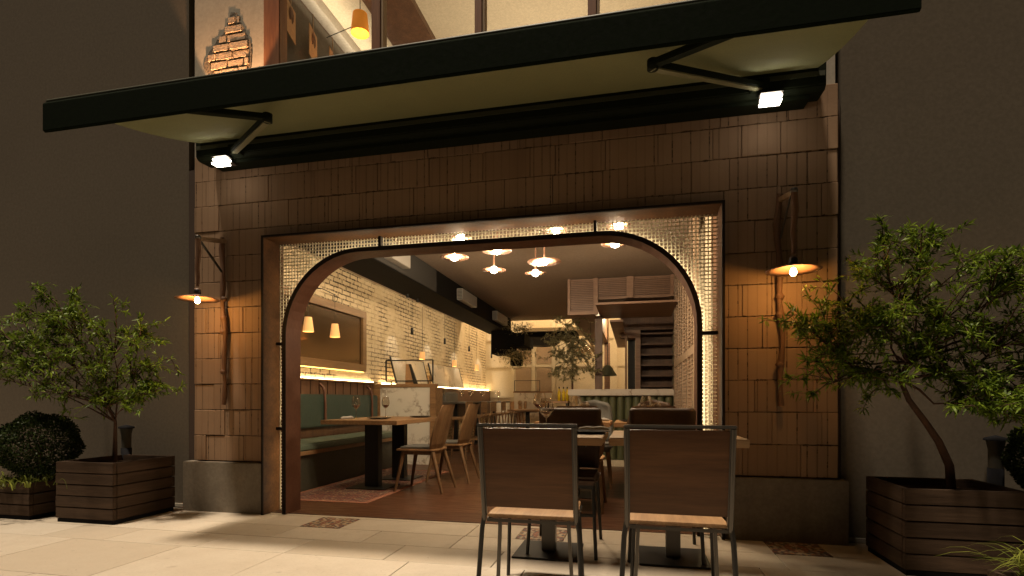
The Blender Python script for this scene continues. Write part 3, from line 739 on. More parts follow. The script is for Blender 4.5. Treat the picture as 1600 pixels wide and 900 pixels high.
planter('large square wooden planter holding the left tree, beside the left plinth', -4.446, -3.89, 3.365, 3.94, .478)
planter('small wooden planter under the boxwood ball at the left edge', -5.20, -4.70, 3.355, 3.80, .30, 3)
planter('large wooden planter holding the right tree', 1.447, 2.03, 3.35, 3.86, .478)
o = MB((-4.69, 3.42, .20)).box(-4.7, -4.697, 3.39, 3.46, .195, .203).build('planter_badge', M['steel']); tag(o, 'thin pale metal strip on the side of the small left planter', 'badge')

tree('willow_leaf_tree', 'lower, upright leafy tree growing in the planter beside the left plinth', 'tree', (-4.17, 3.62, .43),
     [(-4.17, 3.62, .43), (-4.165, 3.62, .56), (-4.14, 3.60, .68), (-4.15, 3.61, .78), (-4.20, 3.60, .90)], .016,
     [((-4.55, 3.55, 1.30), (.30, .22, .24), 1.2), ((-4.15, 3.55, 1.25), (.26, .22, .28), 1.2), ((-3.88, 3.55, 1.22), (.24, .2, .25), 1.0),
      ((-5.00, 3.55, 1.50), (.30, .2, .22), 1.0), ((-4.75, 3.55, 1.65), (.26, .2, .18), .8), ((-4.20, 3.60, 1.55), (.24, .2, .16), .7),
      ((-4.95, 3.5, 1.25), (.26, .2, .16), .7), ((-3.80, 3.55, 1.52), (.14, .14, .16), .4), ((-3.70, 3.55, 1.02), (.2, .15, .10), .4), ((-5.35, 3.5, 1.4), (.25, .2, .2), .6), ((-4.15, 3.5, 1.02), (.3, .2, .14), .6), ((-4.5, 3.5, 1.02), (.22, .2, .14), .5), ((-3.9, 3.5, .95), (.16, .14, .10), .3), ((-4.65, 3.5, 1.85), (.2, .14, .10), .35), ((-5.45, 3.5, 1.68), (.26, .2, .16), .6), ((-5.25, 3.5, 1.15), (.24, .2, .14), .5), ((-4.45, 3.5, 1.60), (.26, .2, .2), .7)],
     M['willow_leaf'], .055, .0105, 10000, 3, 'leafy trees in planters')
tree('willow_leaf_tree', 'broad leafy tree with a leaning forked trunk in the right planter', 'tree', (1.80, 3.62, .43),
     [(1.80, 3.62, .43), (1.79, 3.62, .58), (1.73, 3.61, .72), (1.66, 3.60, .83), (1.57, 3.59, .96), (1.52, 3.58, 1.08), (1.55, 3.57, 1.18)], .020,
     [((1.50, 3.55, 1.65), (.26, .2, .22), 1.2), ((1.30, 3.55, 1.45), (.24, .2, .2), 1.1), ((1.02, 3.52, 1.38), (.22, .16, .13), .7),
      ((1.75, 3.55, 1.45), (.26, .22, .25), 1.3), ((2.02, 3.50, 1.30), (.26, .22, .25), 1.2), ((1.62, 3.55, 1.88), (.15, .14, .12), .5),
      ((1.42, 3.55, 1.80), (.14, .14, .13), .5), ((2.1, 3.5, 1.65), (.28, .2, .16), .9), ((1.12, 3.52, 1.18), (.2, .15, .10), .4), ((1.95, 3.5, 1.02), (.26, .16, .16), 1.0),
      ((1.30, 3.55, 1.10), (.24, .16, .14), .8), ((2.4, 3.5, 1.4), (.25, .2, .3), .8), ((2.15, 3.5, 1.1), (.22, .2, .14), .6), ((1.6, 3.5, 1.32), (.2, .2, .14), .6), ((2.0, 3.45, 1.70), (.24, .2, .18), .8), ((2.15, 3.45, .98), (.26, .18, .16), 1.2), ((1.85, 3.42, .95), (.2, .16, .12), .6), ((1.1, 3.48, 1.05), (.2, .14, .10), .4), ((1.72, 3.45, 1.12), (.22, .16, .13), .6), ((1.15, 3.5, 1.30), (.22, .16, .2), .6), ((2.45, 3.5, 1.75), (.24, .2, .2), .5), ((1.45, 3.5, 1.45), (.26, .2, .2), .8)],
     M['willow_leaf'], .052, .0100, 17000, 8, 'leafy trees in planters')
boxwood('dark clipped boxwood ball in the small left planter', (-4.905, 3.58, .575), .285, 2, 'clipped boxwood balls')
boxwood('dark clipped boxwood ball cut by the right edge, behind the big planter', (2.42, 3.70, .62), .27, 4, 'clipped boxwood balls')
planter('wooden planter under the boxwood ball at the right edge', 2.20, 2.75, 3.40, 3.95, .32, 3)
grass_tuft('drooping grass fringe in the small left planter below the boxwood', (-4.93, 3.42, .27), 260, .17, 5, .45)
grass_tuft('bright spiky grass clump at the bottom right corner', (1.86, 2.92, .10), 130, .40, 6, .12)
planter('low wooden planter under the bright spiky grass', 1.72, 2.2, 2.75, 3.15, .12, 1)

# fallen bits beside the left planter
m = MB((-3.9, 3.98, 0)); r4 = random.Random(9)
for k in range(90):
    p = Vector((-3.90+r4.uniform(-.02, .14), 3.93+r4.gauss(0, .03), .002)); leaf_faces(m, p, Vector((r4.gauss(0, 1), r4.gauss(0, 1), .1)), Vector((0, 0, 1)), .018, .007, .5)
o = m.build('fallen_leaves', M['dry_leaf'], kind='stuff'); tag(o, 'few dry brown leaves fallen beside the left planter', 'leaves')

def bollard(lb, x, y, h):
    t = thing('garden_bollard', lb, 'bollard light', (x, y, 0), 0, 'black garden bollards')
    MB().lathe((0, 0, 0), [(0, 0), (.060, 0), (.060, .01), (.042, .012), (.042, h*.72), (0, h*.72)], 18).build('post', M['bollard'], t)
    MB().lathe((0, 0, 0), [(.038, h*.721), (.039, h*.88), (.050, h*.955)], 18).build('lens', M['bollard_glass'], t)
    MB().lathe((0, 0, 0), [(.062, h*.956), (.062, h*.975), (0, h)], 18).build('cap', M['bollard'], t)
bollard('black garden bollard behind the left tree', -4.42, 3.95, .74)
bollard('black garden bollard behind the right planter', 2.215, 3.97, .74)

# ---------------------------------------------------------------- outdoor chairs and tables
def steel_chair(lb, x, y, rot, group):
    """back at local -y, sitter faces +y; 0.43 wide"""
    t = thing('steel_frame_chair', lb, 'chair', (x, y, 0), rot, group); w_ = .215
    for s_ in (-1, 1):
        m = MB(); m.tube([(s_*w_, .0, .40), (s_*w_, -.012, .45), (s_*(w_), -.045, .62), (s_*(w_+.001), -.085, .84)], [.010, .0105, .0105, .0105], 8)
        m.bar((s_*(w_-.002), .0, .43), (s_*(w_-.002), -.082, .84), .014, .024, (1, 0, 0))
        m.build('back_rail', M['steel'], t)
        m = MB(); m.tube([(s_*(w_-.0), .0, .43), (s_*(w_+.012), .002, .36), (s_*(w_+.022), -.02, .15), (s_*(w_+.032), -.045, 0.0)], .0115, 8); m.build('leg', M['chrome_leg'], t)
        m = MB(); m.tube([(s_*(w_-.03), .40, .405), (s_*(w_-.022), .42, .22), (s_*(w_-.012), .44, 0)], .010, 8); m.build('leg', M['chrome_leg'], t)
        m = MB(); m.bar((s_*(w_-.05), .11, .406), (s_*(w_-.03), .13, 0.0), .016, .016); m.build('leg', M['steel'], t)
    m = MB(); m.bar((-w_-.011, -.085, .848), (w_+.011, -.085, .848), .026, .014); m.build('top_rail', M['steel'], t, bevel=.003)
    m = MB(); m.bar((-w_+.01, .012, .398), (w_-.01, .012, .398), .012, .014); m.bar((-w_+.01, .03, .398), (-w_+.02, .42, .398), .014); m.bar((w_-.01, .03, .398), (w_-.02, .42, .398), .014)
    m.build('seat_frame', M['steel'], t)
    m = MB(); mt = Matrix.Translation((0, -.002, .447)) @ Matrix.Rotation(R(11.2), 4, 'X')
    m.box(-w_+.010, w_-.010, -.005, .006, .018, .394, m=mt); m.build('backrest', M['chair_back'], t, bevel=.002)
    m = MB(); m.prism([(-w_+.012, .015), (w_-.012, .015), (w_-.004, .10), (w_-.022, .43), (w_-.06, .445), (-w_+.06, .445), (-w_+.022, .43), (-w_+.004, .10)], 'Z', .408, .426); m.build('seat', M['oak_y'], t, bevel=.003)
    return t
G1 = 'steel and wood chairs round the outdoor tables'
steel_chair('steel framed chair with brown wooden back, nearest on the left', -.466, 2.44, 0, G1)
steel_chair('steel framed chair with brown wooden back, nearest on the right', .186, 2.44, R(-.8), G1)
for c_, lb in ((-.43, 'brown backed chair on the far side of the left outdoor table'), (.185, 'brown backed chair on the far side of the right outdoor table')):
    t = thing('leather_back_chair', lb, 'chair', (c_, 3.72, 0), math.pi, 'brown chairs on the far side of the outdoor tables')
    for s_ in (-1, 1):
        m = MB(); m.tube([(s_*.19, .02, .44), (s_*.20, -.02, .20), (s_*.21, -.05, 0)], .011, 8); m.build('leg', M['chrome_leg'], t)
        m = MB(); m.tube([(s_*.19, .40, .44), (s_*.20, .43, .20), (s_*.21, .45, 0)], .011, 8); m.build('leg', M['chrome_leg'], t)
    m = MB(); m.bar((-.19, .41, .43), (.19, .41, .43), .02); m.bar((-.19, .02, .43), (.19, .02, .43), .02); m.bar((-.18, .02, .43), (-.18, .41, .43), .018); m.bar((.18, .02, .43), (.18, .41, .43), .018); m.build('seat_frame', M['chrome_leg'], t); MB().bar((-.2, .42, .26), (.2, .42, .26), .03, .015).build('stretcher', M['chrome_leg'], t)
    m = MB(); m.box(-.215, .215, .0, .44, .44, .49); m.build('seat', M['brown_leather'], t, bevel=.02, seg=3)
    m = MB(); vs = []; fs = []; J = 10
    for layer in (0, 1):
        for zi, z in enumerate((.50, .62, .76, .885, .905)):
            for j in range(J+1):
                u = -1+2*j/J; hw_ = .20-(.02 if zi == 4 else 0)+.005*zi
                vs.append((u*hw_, -.02-.03*zi*.5+.035*u*u+layer*.03, z))
    K = 5*(J+1)
    for zi in range(4):
        for j in range(J):
            a = zi*(J+1)+j; fs += [(a, a+1, a+J+2, a+J+1), (K+a, K+a+J+1, K+a+J+2, K+a+1)]
    for j in range(J): fs += [(j, K+j, K+j+1, j+1), (4*(J+1)+j, 4*(J+1)+j+1, K+4*(J+1)+j+1, K+4*(J+1)+j)]
    for zi in range(4):
        a = zi*(J+1); fs += [(a, a+J+1, K+a+J+1, K+a), (a+J, K+a+J, K+a+2*J+1, a+2*J+1)]
    m._add(vs, fs, True); m.build('backrest', M['brown_leather'], t)

def cafe_table(lb, x0, x1, y0, y1, group, h=.75, ped=None, th=.045, mat='table_top', base='black', base_w=.2, col='steel'):
    cx, cy = (x0+x1)/2, (y0+y1)/2
    t = thing('cafe_table', lb, 'table', (cx, cy, 0), 0, group)
    m = MB((cx, cy, 0)).box(x0, x1, y0, y1, h-th, h); m.build('table_top', M[mat], t, bevel=.004)
    m = MB((cx, cy, 0)).box(cx-.25, cx+.25, cy-.25, cy+.25, h-th-.02, h-th-.002); m.build('top_plate', M['black'], t)
    for py in (ped or [cy]):
        m = MB((cx, cy, 0)).box(cx-.042, cx+.042, py-.042, py+.042, .012, h-th-.02); pd = m.build('pedestal', M[col], t, bevel=.004)
        m = MB((cx, cy, 0)).box(cx-base_w, cx+base_w, py-base_w, py+base_w, .0, .012); m.build('base_plate', M[base], pd, bevel=.002)
    return t
G2 = 'square tables with light wooden tops at the entrance'
cafe_table('outdoor table with light wooden top behind the left near chair', -.875, -.170, 3.03, 3.76, G2)
cafe_table('outdoor table with light wooden top behind the right near chair', -.135, .600, 3.06, 3.78, G2)
G3 = 'wooden tables just inside the opening'
cafe_table('wooden table just inside the opening, behind the left brown chair', -.93, -.215, 5.10, 5.80, G3, mat='oak', col='black')
cafe_table('wooden table just inside the opening, behind the right brown chair', -.180, .50, 5.10, 5.80, G3, mat='oak', col='black')

# wooden shell chairs
def shell_chair(lb, x, y, rot, group, pad=None):
    """back at local -y"""
    t = thing('wooden_shell_chair', lb, 'chair', (x, y, 0), rot, group)
    for sx in (-1, 1):
        for (a, b) in (((sx*.17, .17, .42), (sx*.215, .25, 0)), ((sx*.17, -.15, .42), (sx*.215, -.27, 0))):
            m = MB(); m.tube([a, b], [.025, .014], 8); m.build('leg', M['chair_oak'], t)
    m = MB(); m.bar((-.17, .16, .41), (.17, .16, .41), .03, .035); m.bar((-.17, -.14, .41), (.17, -.14, .41), .03, .035); m.bar((-.17, .17, .41), (-.17, -.15, .41), .03, .035); m.bar((.17, .17, .41), (.17, -.15, .41), .03, .035); m.build('under_frame', M['chair_oak'], t, bevel=.004)
    m = MB(); m.prism([(-.20, .24), (-.22, .10), (-.205, -.14), (-.16, -.19), (.16, -.19), (.205, -.14), (.22, .10), (.20, .24)], 'Z', .432, .452); m.build('seat', M['oak_y'], t, bevel=.004)
    # backrest: tapered facetted shell leaning back
    prof = [(.40, -.15, .150), (.50, -.19, .215), (.62, -.22, .235), (.74, -.255, .225), (.89, -.30, .180), (.91, -.31, .165)]
    vs = []; fs = []; J = 6
    for layer in (0, 1):
        for z, y_, hw_ in prof:
            for j in range(J+1):
                u = -1+2*j/J; vs.append((u*hw_, y_+.055*u*u-layer*.014, z))
    K = len(prof)*(J+1)
    for zi in range(len(prof)-1):
        for j in range(J):
            a = zi*(J+1)+j; fs += [(a, a+1, a+J+2, a+J+1), (K+a, K+a+J+1, K+a+J+2, K+a+1)]
        a = zi*(J+1); fs += [(a, a+J+1, K+a+J+1, K+a), (a+J, K+a+J, K+a+2*J+1, a+2*J+1)]
    e_ = (len(prof)-1)*(J+1)
    for j in range(J): fs += [(j, K+j, K+j+1, j+1), (e_+j, e_+j+1, K+e_+j+1, K+e_+j)]
    m = MB(); m._add(vs, fs, False); m.build('backrest', M['chair_oak'], t)
    if pad:
        m = MB(); m.box(-.18, .18, -.13, .21, .453, .475); m.build('seat_pad', M['cloth_grey'], t, bevel=.008)
    return t
G4 = 'wooden shell chairs at the booth table'
shell_chair('wooden shell chair with grey seat pad at the booth table, nearer one', -2.17, 5.42, R(90), G4, True)
shell_chair('wooden shell chair at the booth table, farther one beside the marble partition', -2.10, 6.12, R(90), G4, True)
G5 = 'shell chairs at the inner pair of tables'
shell_chair('shell chair on the near side of the inner left table', -.47, 4.85, 0, G5)
shell_chair('shell chair on the near side of the inner right table', .16, 4.85, 0, G5)
def tub_chair(lb, x, y, rot, mat):
    t = thing('upholstered_chair', lb, 'chair', (x, y, 0), rot, 'upholstered chairs behind the inner tables')
    for sx in (-1, 1):
        for sy in (-1, 1):
            m = MB(); m.tube([(sx*.16, sy*.16, .40), (sx*.20, sy*.20, 0)], [.018, .011], 7); m.build('leg', M['oak_z'], t)
    MB().box(-.21, .21, -.20, .22, .40, .49).build('seat', M[mat], t, bevel=.03, seg=3)
    vs = []; fs = []; J = 12
    prof = [(.46, 0), (.62, 0), (.80, .0), (.92, -.02), (.965, -.06)]
    for layer in (0, 1):
        for z, sh in prof:
            for j in range(J+1):
                a = R(-65+130*j/J); rr_ = .235+sh-layer*.035; vs.append((rr_*math.sin(a), .02-rr_*math.cos(a)*.95, z-abs(math.sin(a))*(.04 if z > .7 else 0)))
    K = len(prof)*(J+1)
    for zi in range(len(prof)-1):
        for j in range(J):
            a = zi*(J+1)+j; fs += [(a, a+1, a+J+2, a+J+1), (K+a, K+a+J+1, K+a+J+2, K+a+1)]
        a = zi*(J+1); fs += [(a, a+J+1, K+a+J+1, K+a), (a+J, K+a+J, K+a+2*J+1, a+2*J+1)]
    e_ = (len(prof)-1)*(J+1)
    for j in range(J): fs += [(j, K+j, K+j+1, j+1), (e_+j, e_+j+1, K+e_+j+1, K+e_+j)]
    m = MB(); m._add(vs, fs, True); m.build('backrest', M[mat], t)
tub_chair('grey and tan upholstered chair behind the inner left table', -.44, 6.08, math.pi, 'cloth_grey')
tub_chair('rounded brown chair behind the inner right table', .22, 6.08, math.pi, 'brown_leather')

# ---------------------------------------------------------------- glasses, plates, napkins
def mk_glass(lb, x, y, z, h=.215, r=.045, wine=True, group='wine glasses on the tables'):
    t = thing('wine_glass', lb, 'glass', (x, y, z), 0, group)
    b = h*.46
    prof = [(r*.75, .002), (r*.5, .004), (.005, .008), (.0035, b*.5), (.0045, b-.012), (r*.45, b+.004), (r*.85, b+h*.12), (r, b+h*.22), (r*.93, b+h*.36), (r*.68, h)]
    g_ = MB().lathe((0, 0, 0), prof, 20).build('glass_bowl', M['glass'], t)
    if wine:
        MB().lathe((0, 0, 0), [(0, b+.0), (r*.43, b+.006), (r*.82, b+h*.12), (r*.86, b+h*.14), (0, b+h*.141)], 16).build('wine', M['wine'], t)
    return t
def plate_set(lb, x, y, z, r=.13):
    o = MB((x, y, z)).lathe((x, y, z), [(0, .002), (r*.6, .002), (r, .014), (r, .018), (r*.6, .007), (0, .006)], 28).build('black_plate', M['plate'])
    tag(o, lb, 'plate', 'black plates on the tables')
def napkin(lb, x, y, z, rot=0):
    m = MB(); mt = Matrix.Rotation(rot, 4, 'Z')
    m.tube([mt @ Vector(p) for p in ((-.10, 0, .016), (-.05, .008, .020), (0, .0, .018), (.05, -.008, .022), (.10, 0, .016))], [.008, .016, .014, .017, .009], 9)
    o = m.build('linen_napkin', M['napkin']); o.location = (x, y, z); tag(o, lb, 'napkin', 'rolled grey napkins on the tables')
mk_glass('wine glass on the outdoor table, seen just above the nearest left chair back', -.565, 3.55, .75, .222, .052)
mk_glass('tall wine glass on the left inner table, half full', -.93, 5.16, .75, .26, .062) if False else mk_glass('large wine glass on the inner left table, just left of the chair tops', -.90, 5.25, .75, .28, .068)
mk_glass('wine glass standing behind the left brown chair', -.56, 5.40, .75, .25, .06)
mk_glass('empty tumbler-like wine glass right of another on the inner left table', -.475, 5.45, .75, .19, .05, False)
mk_glass('wine glass standing behind the right brown chair', .12, 5.40, .75, .25, .06)
mk_glass('low empty wine glass on the inner right table', .215, 5.45, .75, .19, .052, False)
mk_glass('wine glass on the booth table beside the green backrest', -3.05, 5.55, .75, .25, .05)
mk_glass('wine glass on the booth table in front of the marble partition', -2.98, 6.15, .75, .25, .05)
plate_set('black plate on the booth table, nearer place setting', -2.72, 5.45, .75); plate_set('black plate on the booth table, farther place setting', -2.50, 6.10, .75)
plate_set('black plate on the left outdoor table', -.27, 3.42, .75); plate_set('black plate on the right outdoor table', .36, 3.48, .75)
plate_set('black plate on the inner right table', -.03, 5.35, .75, .11)
napkin('rolled grey napkin on the left outdoor table behind the chair', -.26, 3.62, .75); napkin('rolled grey napkin on the inner left table', -.33, 5.30, .75); napkin('rolled grey napkin on the booth table', -3.02, 5.30, .75, R(80))

# ================================================================ INTERIOR
I0 = (-1.5, 10, 0)
ir = thing('dining_room', 'dining room walls and taupe ceiling seen through the opening', 'room', I0)
MB(I0).box(-4.0, -3.85, 4.22, 17, 0, 3.0).build('brick_wall', M['brickwash'], ir)
MB(I0).box(.66, .80, 5.0, 17, 0, 5.2).build('side_wall', M['cream'], ir)
MB(I0).box(.66, .80, 4.22, 4.999, 0, 2.73).build('side_panel', M['walnut'], ir)
MB(I0).box(-3.85, .66, 4.22, 11.85, 2.735, 3.0).build('ceiling', M['ceiling'], ir)
MB(I0).box(-3.85, .66, 16.6, 16.7, 0, 5.2).build('back_wall', M['cream'], ir)
MB(I0).box(-3.85, .66, 11.85, 16.7, 5.0, 5.2).build('high_ceiling', M['cream'], ir)
# panelled cream partition with doors at the back
m = MB(I0).box(-3.85, .66, 13.9, 14.0, 0, 3.4); bp = m.build('panelled_wall', M['cream'], ir)
m = MB(I0)
for x in (-3.1, -2.55, -2.02, -1.5, -1.0, -.45, .1):
    m.box(x-.05, x+.05, 13.87, 13.899, 0, 3.0)
for z in (1.05, 1.85, 2.55): m.box(-3.8, .6, 13.88, 13.898, z-.03, z+.03)
m.build('panel_moulding', M['cream'], bp)
M['tan_paint'] = mottled('tan_door_paint', (.34, .24, .15), (.40, .29, .19), 3, .6, .05)
for x in (-3.05, -2.50):
    for z0, z1 in ((.1, 1.01), (1.09, 1.81), (1.89, 2.51)): MB(I0).box(x+.03, x+.44, 13.885, 13.899, z0+.02, z1-.02).build('cupboard_door', M['tan_paint'], bp)

# booth bench
K0 = (-3.58, 6.1, 0)
t = thing('booth_bench', 'long built-in bench with green backrest, wooden panelling and leather straps', 'bench', K0)
MB(K0).box(-3.85, -3.37, 4.45, 7.48, .004, .385).build('base', M['bench_base'], t)
MB(K0).box(-3.85, -3.31, 4.44, 7.48, .387, .430).build('front_board', M['oak_y'], t, bevel=.003)
MB(K0).box(-3.80, -3.30, 4.44, 7.48, .432, .505).build('seat_cushion', M['green_cushion'], t, bevel=.015)
MB(K0).box(-3.85, -3.815, 4.44, 7.48, .507, 1.20).build('wood_panel', M['walnut'], t)
MB(K0).box(-3.813, -3.74, 4.44, 7.46, .63, 1.03).build('backrest', M['green_leather'], t, bevel=.014)
m = MB(K0)
for k in range(16): m.box(-3.814, -3.809, 4.5+k*.19, 4.506+k*.19, 1.035, 1.198)
m.build('panel_groove', M['arch_edge'], t)
MB(K0).box(-3.85, -3.78, 4.44, 7.48, 1.202, 1.222).build('ledge', M['oak_y'], t)
for y_ in (6.02, 7.25, 4.8):
    m = MB(K0); m.tube([(-3.80, y_, 1.16), (-3.76, y_, 1.12), (-3.735, y_, 1.06), (-3.725, y_, .9), (-3.725, y_, .68)], .016, 8); st = m.build('strap', M['strap'], t)
MB(K0).box(-3.846, -3.826, 4.44, 7.48, 1.223, 1.234).build('light_strip', E_led, t)
# booth tabletop with two black column legs
t = thing('booth_table', 'long wooden booth table with black column legs beside the green bench', 'table', (-2.77, 5.75, 0))
MB((-2.77, 5.75, 0)).box(-3.19, -2.33, 5.06, 6.45, .705, .75).build('table_top', M['oak_y'], t, bevel=.004)
for py in (5.44, 6.12):
    pd = MB((-2.77, 5.75, 0)).box(-2.86, -2.70, py-.05, py+.05, .02, .703).build('pedestal', M['black'], t, bevel=.004)
    MB((-2.77, 5.75, 0)).box(-3.0, -2.56, py-.2, py+.2, .012, .02).build('base_plate', M['black'], pd)
o = thing('persian_rug', 'red and dark patterned rug under the booth table', 'rug', (-2.88, 5.72, 0))
MB((-2.88, 5.72, 0)).box(-3.30, -2.46, 4.62, 6.82, .004, .0095).build('rug_field', M['rug'], o)
m = MB((-2.88, 5.72, 0)); m.box(-3.36, -3.302, 4.56, 6.88, .004, .009); m.box(-2.458, -2.40, 4.56, 6.88, .004, .009); m.box(-3.301, -2.459, 4.56, 4.618, .004, .009); m.box(-3.301, -2.459, 6.822, 6.88, .004, .009)
m.build('rug_border', M['rug_edge'], o)

# framed smoked mirror above the bench
F0 = (-3.84, 5.9, 1.8)
t = thing('framed_mirror', 'large smoked mirror in an amber wooden frame above the green bench', 'mirror', F0)
m = MB(F0); fy0, fy1, fz0, fz1 = 4.75, 7.22, 1.37, 2.24
m.box(-3.85, -3.80, fy0, fy1, fz1-.10, fz1); m.box(-3.85, -3.80, fy0, fy1, fz0, fz0+.10); m.box(-3.85, -3.80, fy0, fy0+.1, fz0+.1, fz1-.1); m.box(-3.85, -3.80, fy1-.1, fy1, fz0+.1, fz1-.1)
m.build('frame', M['picture_frame'], t, bevel=.004)
MB(F0).box(-3.845, -3.83, fy0+.1, fy1-.1, fz0+.1, fz1-.1).build('mirror_glass', M['mirror'], t)
MB(F0).box(-3.848, -3.835, fy0+.02, fy1-.02, fz0-.012, fz0-.002).build('light_strip', E_mirror, t)
# double pendant sconce in front of the mirror
t = thing('pendant_sconce', 'pair of small cone shades hanging in front of the framed mirror', 'lamp', (-3.6, 5.75, 2.3))
m = MB((-3.6, 5.75, 2.3)); m.tube([(-3.84, 5.75, 2.30), (-3.60, 5.75, 2.28), (-3.60, 5.47, 2.26)], .005, 6); m.tube([(-3.60, 5.75, 2.28), (-3.60, 6.03, 2.26)], .005, 6); m.tube([(-3.60, 5.47, 2.26), (-3.60, 5.47, 1.92)], .002, 5); m.tube([(-3.60, 6.03, 2.26), (-3.60, 6.03, 1.92)], .002, 5)
m.tube([(-3.6+.035*math.sin(k*.52), 6.03+.0*k, 2.215+.045*math.cos(k*.52)) for k in range(13)], .003, 5, False); m.build('bracket', M['black'], t)
for y_ in (5.47, 6.03):
    sh = MB((-3.6, 5.75, 2.3)).lathe((-3.6, y_, 1.735), [(.062, 0), (.040, .165)], 16).build('lamp_shade', M['shade'], t)
    point('lamp_light', (0, y_-5.75, 1.80-2.3), 1.6, (1, .68, .34), .02, t)
    MB((-3.6, 5.75, 2.3)).lathe((-3.6, y_, 1.83), [(0, 0), (.016, .01), (.016, .03), (0, .045)], 10).build('bulb', E_bulb, sh)

# marble partition with open metal frame on it
Q0 = (-3.3, 7.55, 0)
t = thing('marble_partition', 'low marble panelled partition in a wooden frame at the end of the bench', 'partition', Q0)
m = MB(Q0); m.box(-3.85, -2.84, 7.50, 7.62, 1.15, 1.20); m.box(-2.93, -2.84, 7.50, 7.80, .004, 1.149); m.box(-3.85, -3.73, 7.50, 7.60, .004, 1.149); m.build('wood_frame', M['oak'], t, bevel=.003)
MB(Q0).box(-3.73, -2.93, 7.52, 7.59, .004, 1.149).build('marble_panel', M['marble'], t)
t = thing('metal_display_frame', 'open black metal frame standing on the marble partition', 'frame', (-3.28, 7.56, 1.2))
m = MB((-3.28, 7.56, 1.2)); zz0, zz1 = 1.245, 1.555
for a, b in (((-3.655, zz0), (-2.905, zz0)), ((-3.655, zz1), (-2.905, zz1)), ((-3.655, zz0), (-3.655, zz1)), ((-2.905, zz0), (-2.905, zz1))): m.bar((a[0], 7.56, a[1]), (b[0], 7.56, b[1]), .018)
for x in (-3.57, -2.98): m.bar((x, 7.56, 1.2), (x, 7.56, zz0-.009), .016)
m.build('bars', M['black'], t)
t = thing('leaning_book', 'dark tall book leaning open inside the metal frame', 'book', (-3.28, 7.62, 1.2))
m = MB((-3.28, 7.62, 1.2)); m.prism([(-3.36, 1.2), (-3.22, 1.2), (-3.30, 1.50), (-3.35, 1.50)], 'Y', 7.59, 7.61); m.build('pages', M['paper'], t)
m = MB((-3.28, 7.62, 1.2)); m.prism([(-3.22, 1.2), (-3.16, 1.2), (-3.27, 1.50), (-3.299, 1.50)], 'Y', 7.58, 7.612); m.build('cover', M['black'], t)

# ledge with light strip along the high tables and tilted mirrors
t = thing('wall_ledge', 'lit wooden wall ledge running behind the high tables', 'ledge', (-3.8, 11, 1.2))
MB((-3.8, 11, 1.2)).box(-3.85, -3.72, 7.63, 16.5, 1.17, 1.205).build('shelf', M['oak_y'], t)
MB((-3.8, 11, 1.2)).box(-3.846, -3.72, 7.63, 16.5, .6, 1.169).build('wood_panel', M['walnut'], t)
MB((-3.8, 11, 1.2)).box(-3.80, -3.77, 7.7, 16.4, 1.206, 1.222).build('light_strip', E_led, t)
# leaning mirrors on the ledge, their reflection painted on as a pale colour
for k, (y0, y1, lb) in enumerate(((8.05, 9.4, 'wide mirror with painted pale reflection leaning on the ledge right of the metal frame'), (9.7, 11.5, 'mirror with painted pale reflection leaning on the ledge beside the wooden post'))):
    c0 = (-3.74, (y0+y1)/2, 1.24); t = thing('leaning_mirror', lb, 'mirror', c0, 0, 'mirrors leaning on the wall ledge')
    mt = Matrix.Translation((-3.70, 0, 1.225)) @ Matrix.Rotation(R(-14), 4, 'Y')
    MB(c0).box(-.012, 0, y0, y1, 0, .44, m=mt).build('mirror_glass', M['mirror_reflection'], t)
    MB(c0).box(-.016, .004, y0-.03, y0-.001, -.0, .45, m=mt).build('frame_side', M['black'], t); MB(c0).box(-.016, .004, y1+.001, y1+.03, -.0, .45, m=mt).build('frame_side', M['black'], t)
o = MB((-3.76, 9.55, 1.2)).box(-3.80, -3.72, 9.50, 9.62, 1.223, 1.42).build('wooden_block', M['picture_frame'], bevel=.004); tag(o, 'small amber wooden block on the ledge between the two mirrors', 'block')

# five small pendants and five spots on the brick wall
GP = 'small cylinder pendants along the brick wall'
pp = None
for k, (y_, z_) in enumerate(((8.86, 1.735), (10.59, 1.715), (12.22, 1.725), (14.32, 1.715), (15.56, 1.715))):
    lb = ('small glowing cylinder pendant above the metal frame', 'second small glowing pendant along the brick wall, right of the first mirror', 'third small glowing pendant along the brick wall', 'fourth small glowing pendant along the brick wall', 'farthest small glowing pendant along the brick wall')[k]
    if pp is None:
        pp = thing('small_pendant', lb, 'lamp', (-3.6, y_, z_), 0, GP)
        s_ = MB().lathe((0, 0, 0), [(.050, -.065), (.042, .065)], 16).build('lamp_shade', M['shade'], pp)
        MB().lathe((0, 0, -.03), [(0, .02), (.014, .03), (.014, .05), (0, .06)], 10).build('bulb', E_bulb, s_)
        point('lamp_light', (0, 0, -.03), 2.0, (1, .64, .28), .02, pp)
        MB().tube([(0, 0, .065), (0, 0, .85)], .003, 5).build('cord', M['black'], pp)
    else: dup(pp, lb, (-3.6, y_, z_))
GS = 'black tube spots washing the brick wall'
ps = None
for k, y_ in enumerate((8.18, 9.73, 11.29, 13.19, 14.35)):
    lb = 'black tube spot hanging before the brick wall, ' + ('nearest of five', 'second of five', 'third of five', 'fourth of five', 'farthest of five')[k]
    if ps is None:
        ps = thing('tube_spot', lb, 'lamp', (-3.5, y_, 2.07), 0, GS)
        MB().tube([(0, 0, .05), (0, 0, .66)], .003, 5).build('cord', M['black'], ps)
        MB().lathe((0, 0, 0), [(0, .06), (.022, .06), (.022, -.05), (.016, -.05), (.016, -.03), (0, -.03)], 12).build('spot_body', M['black'], ps)
        point('spot_light', (-.03, 0, -.05), 3.0, (1, .90, .78), .008, ps, 74, (-1, 0, -.72))
    else: dup(ps, lb, (-3.5, y_, 2.07))

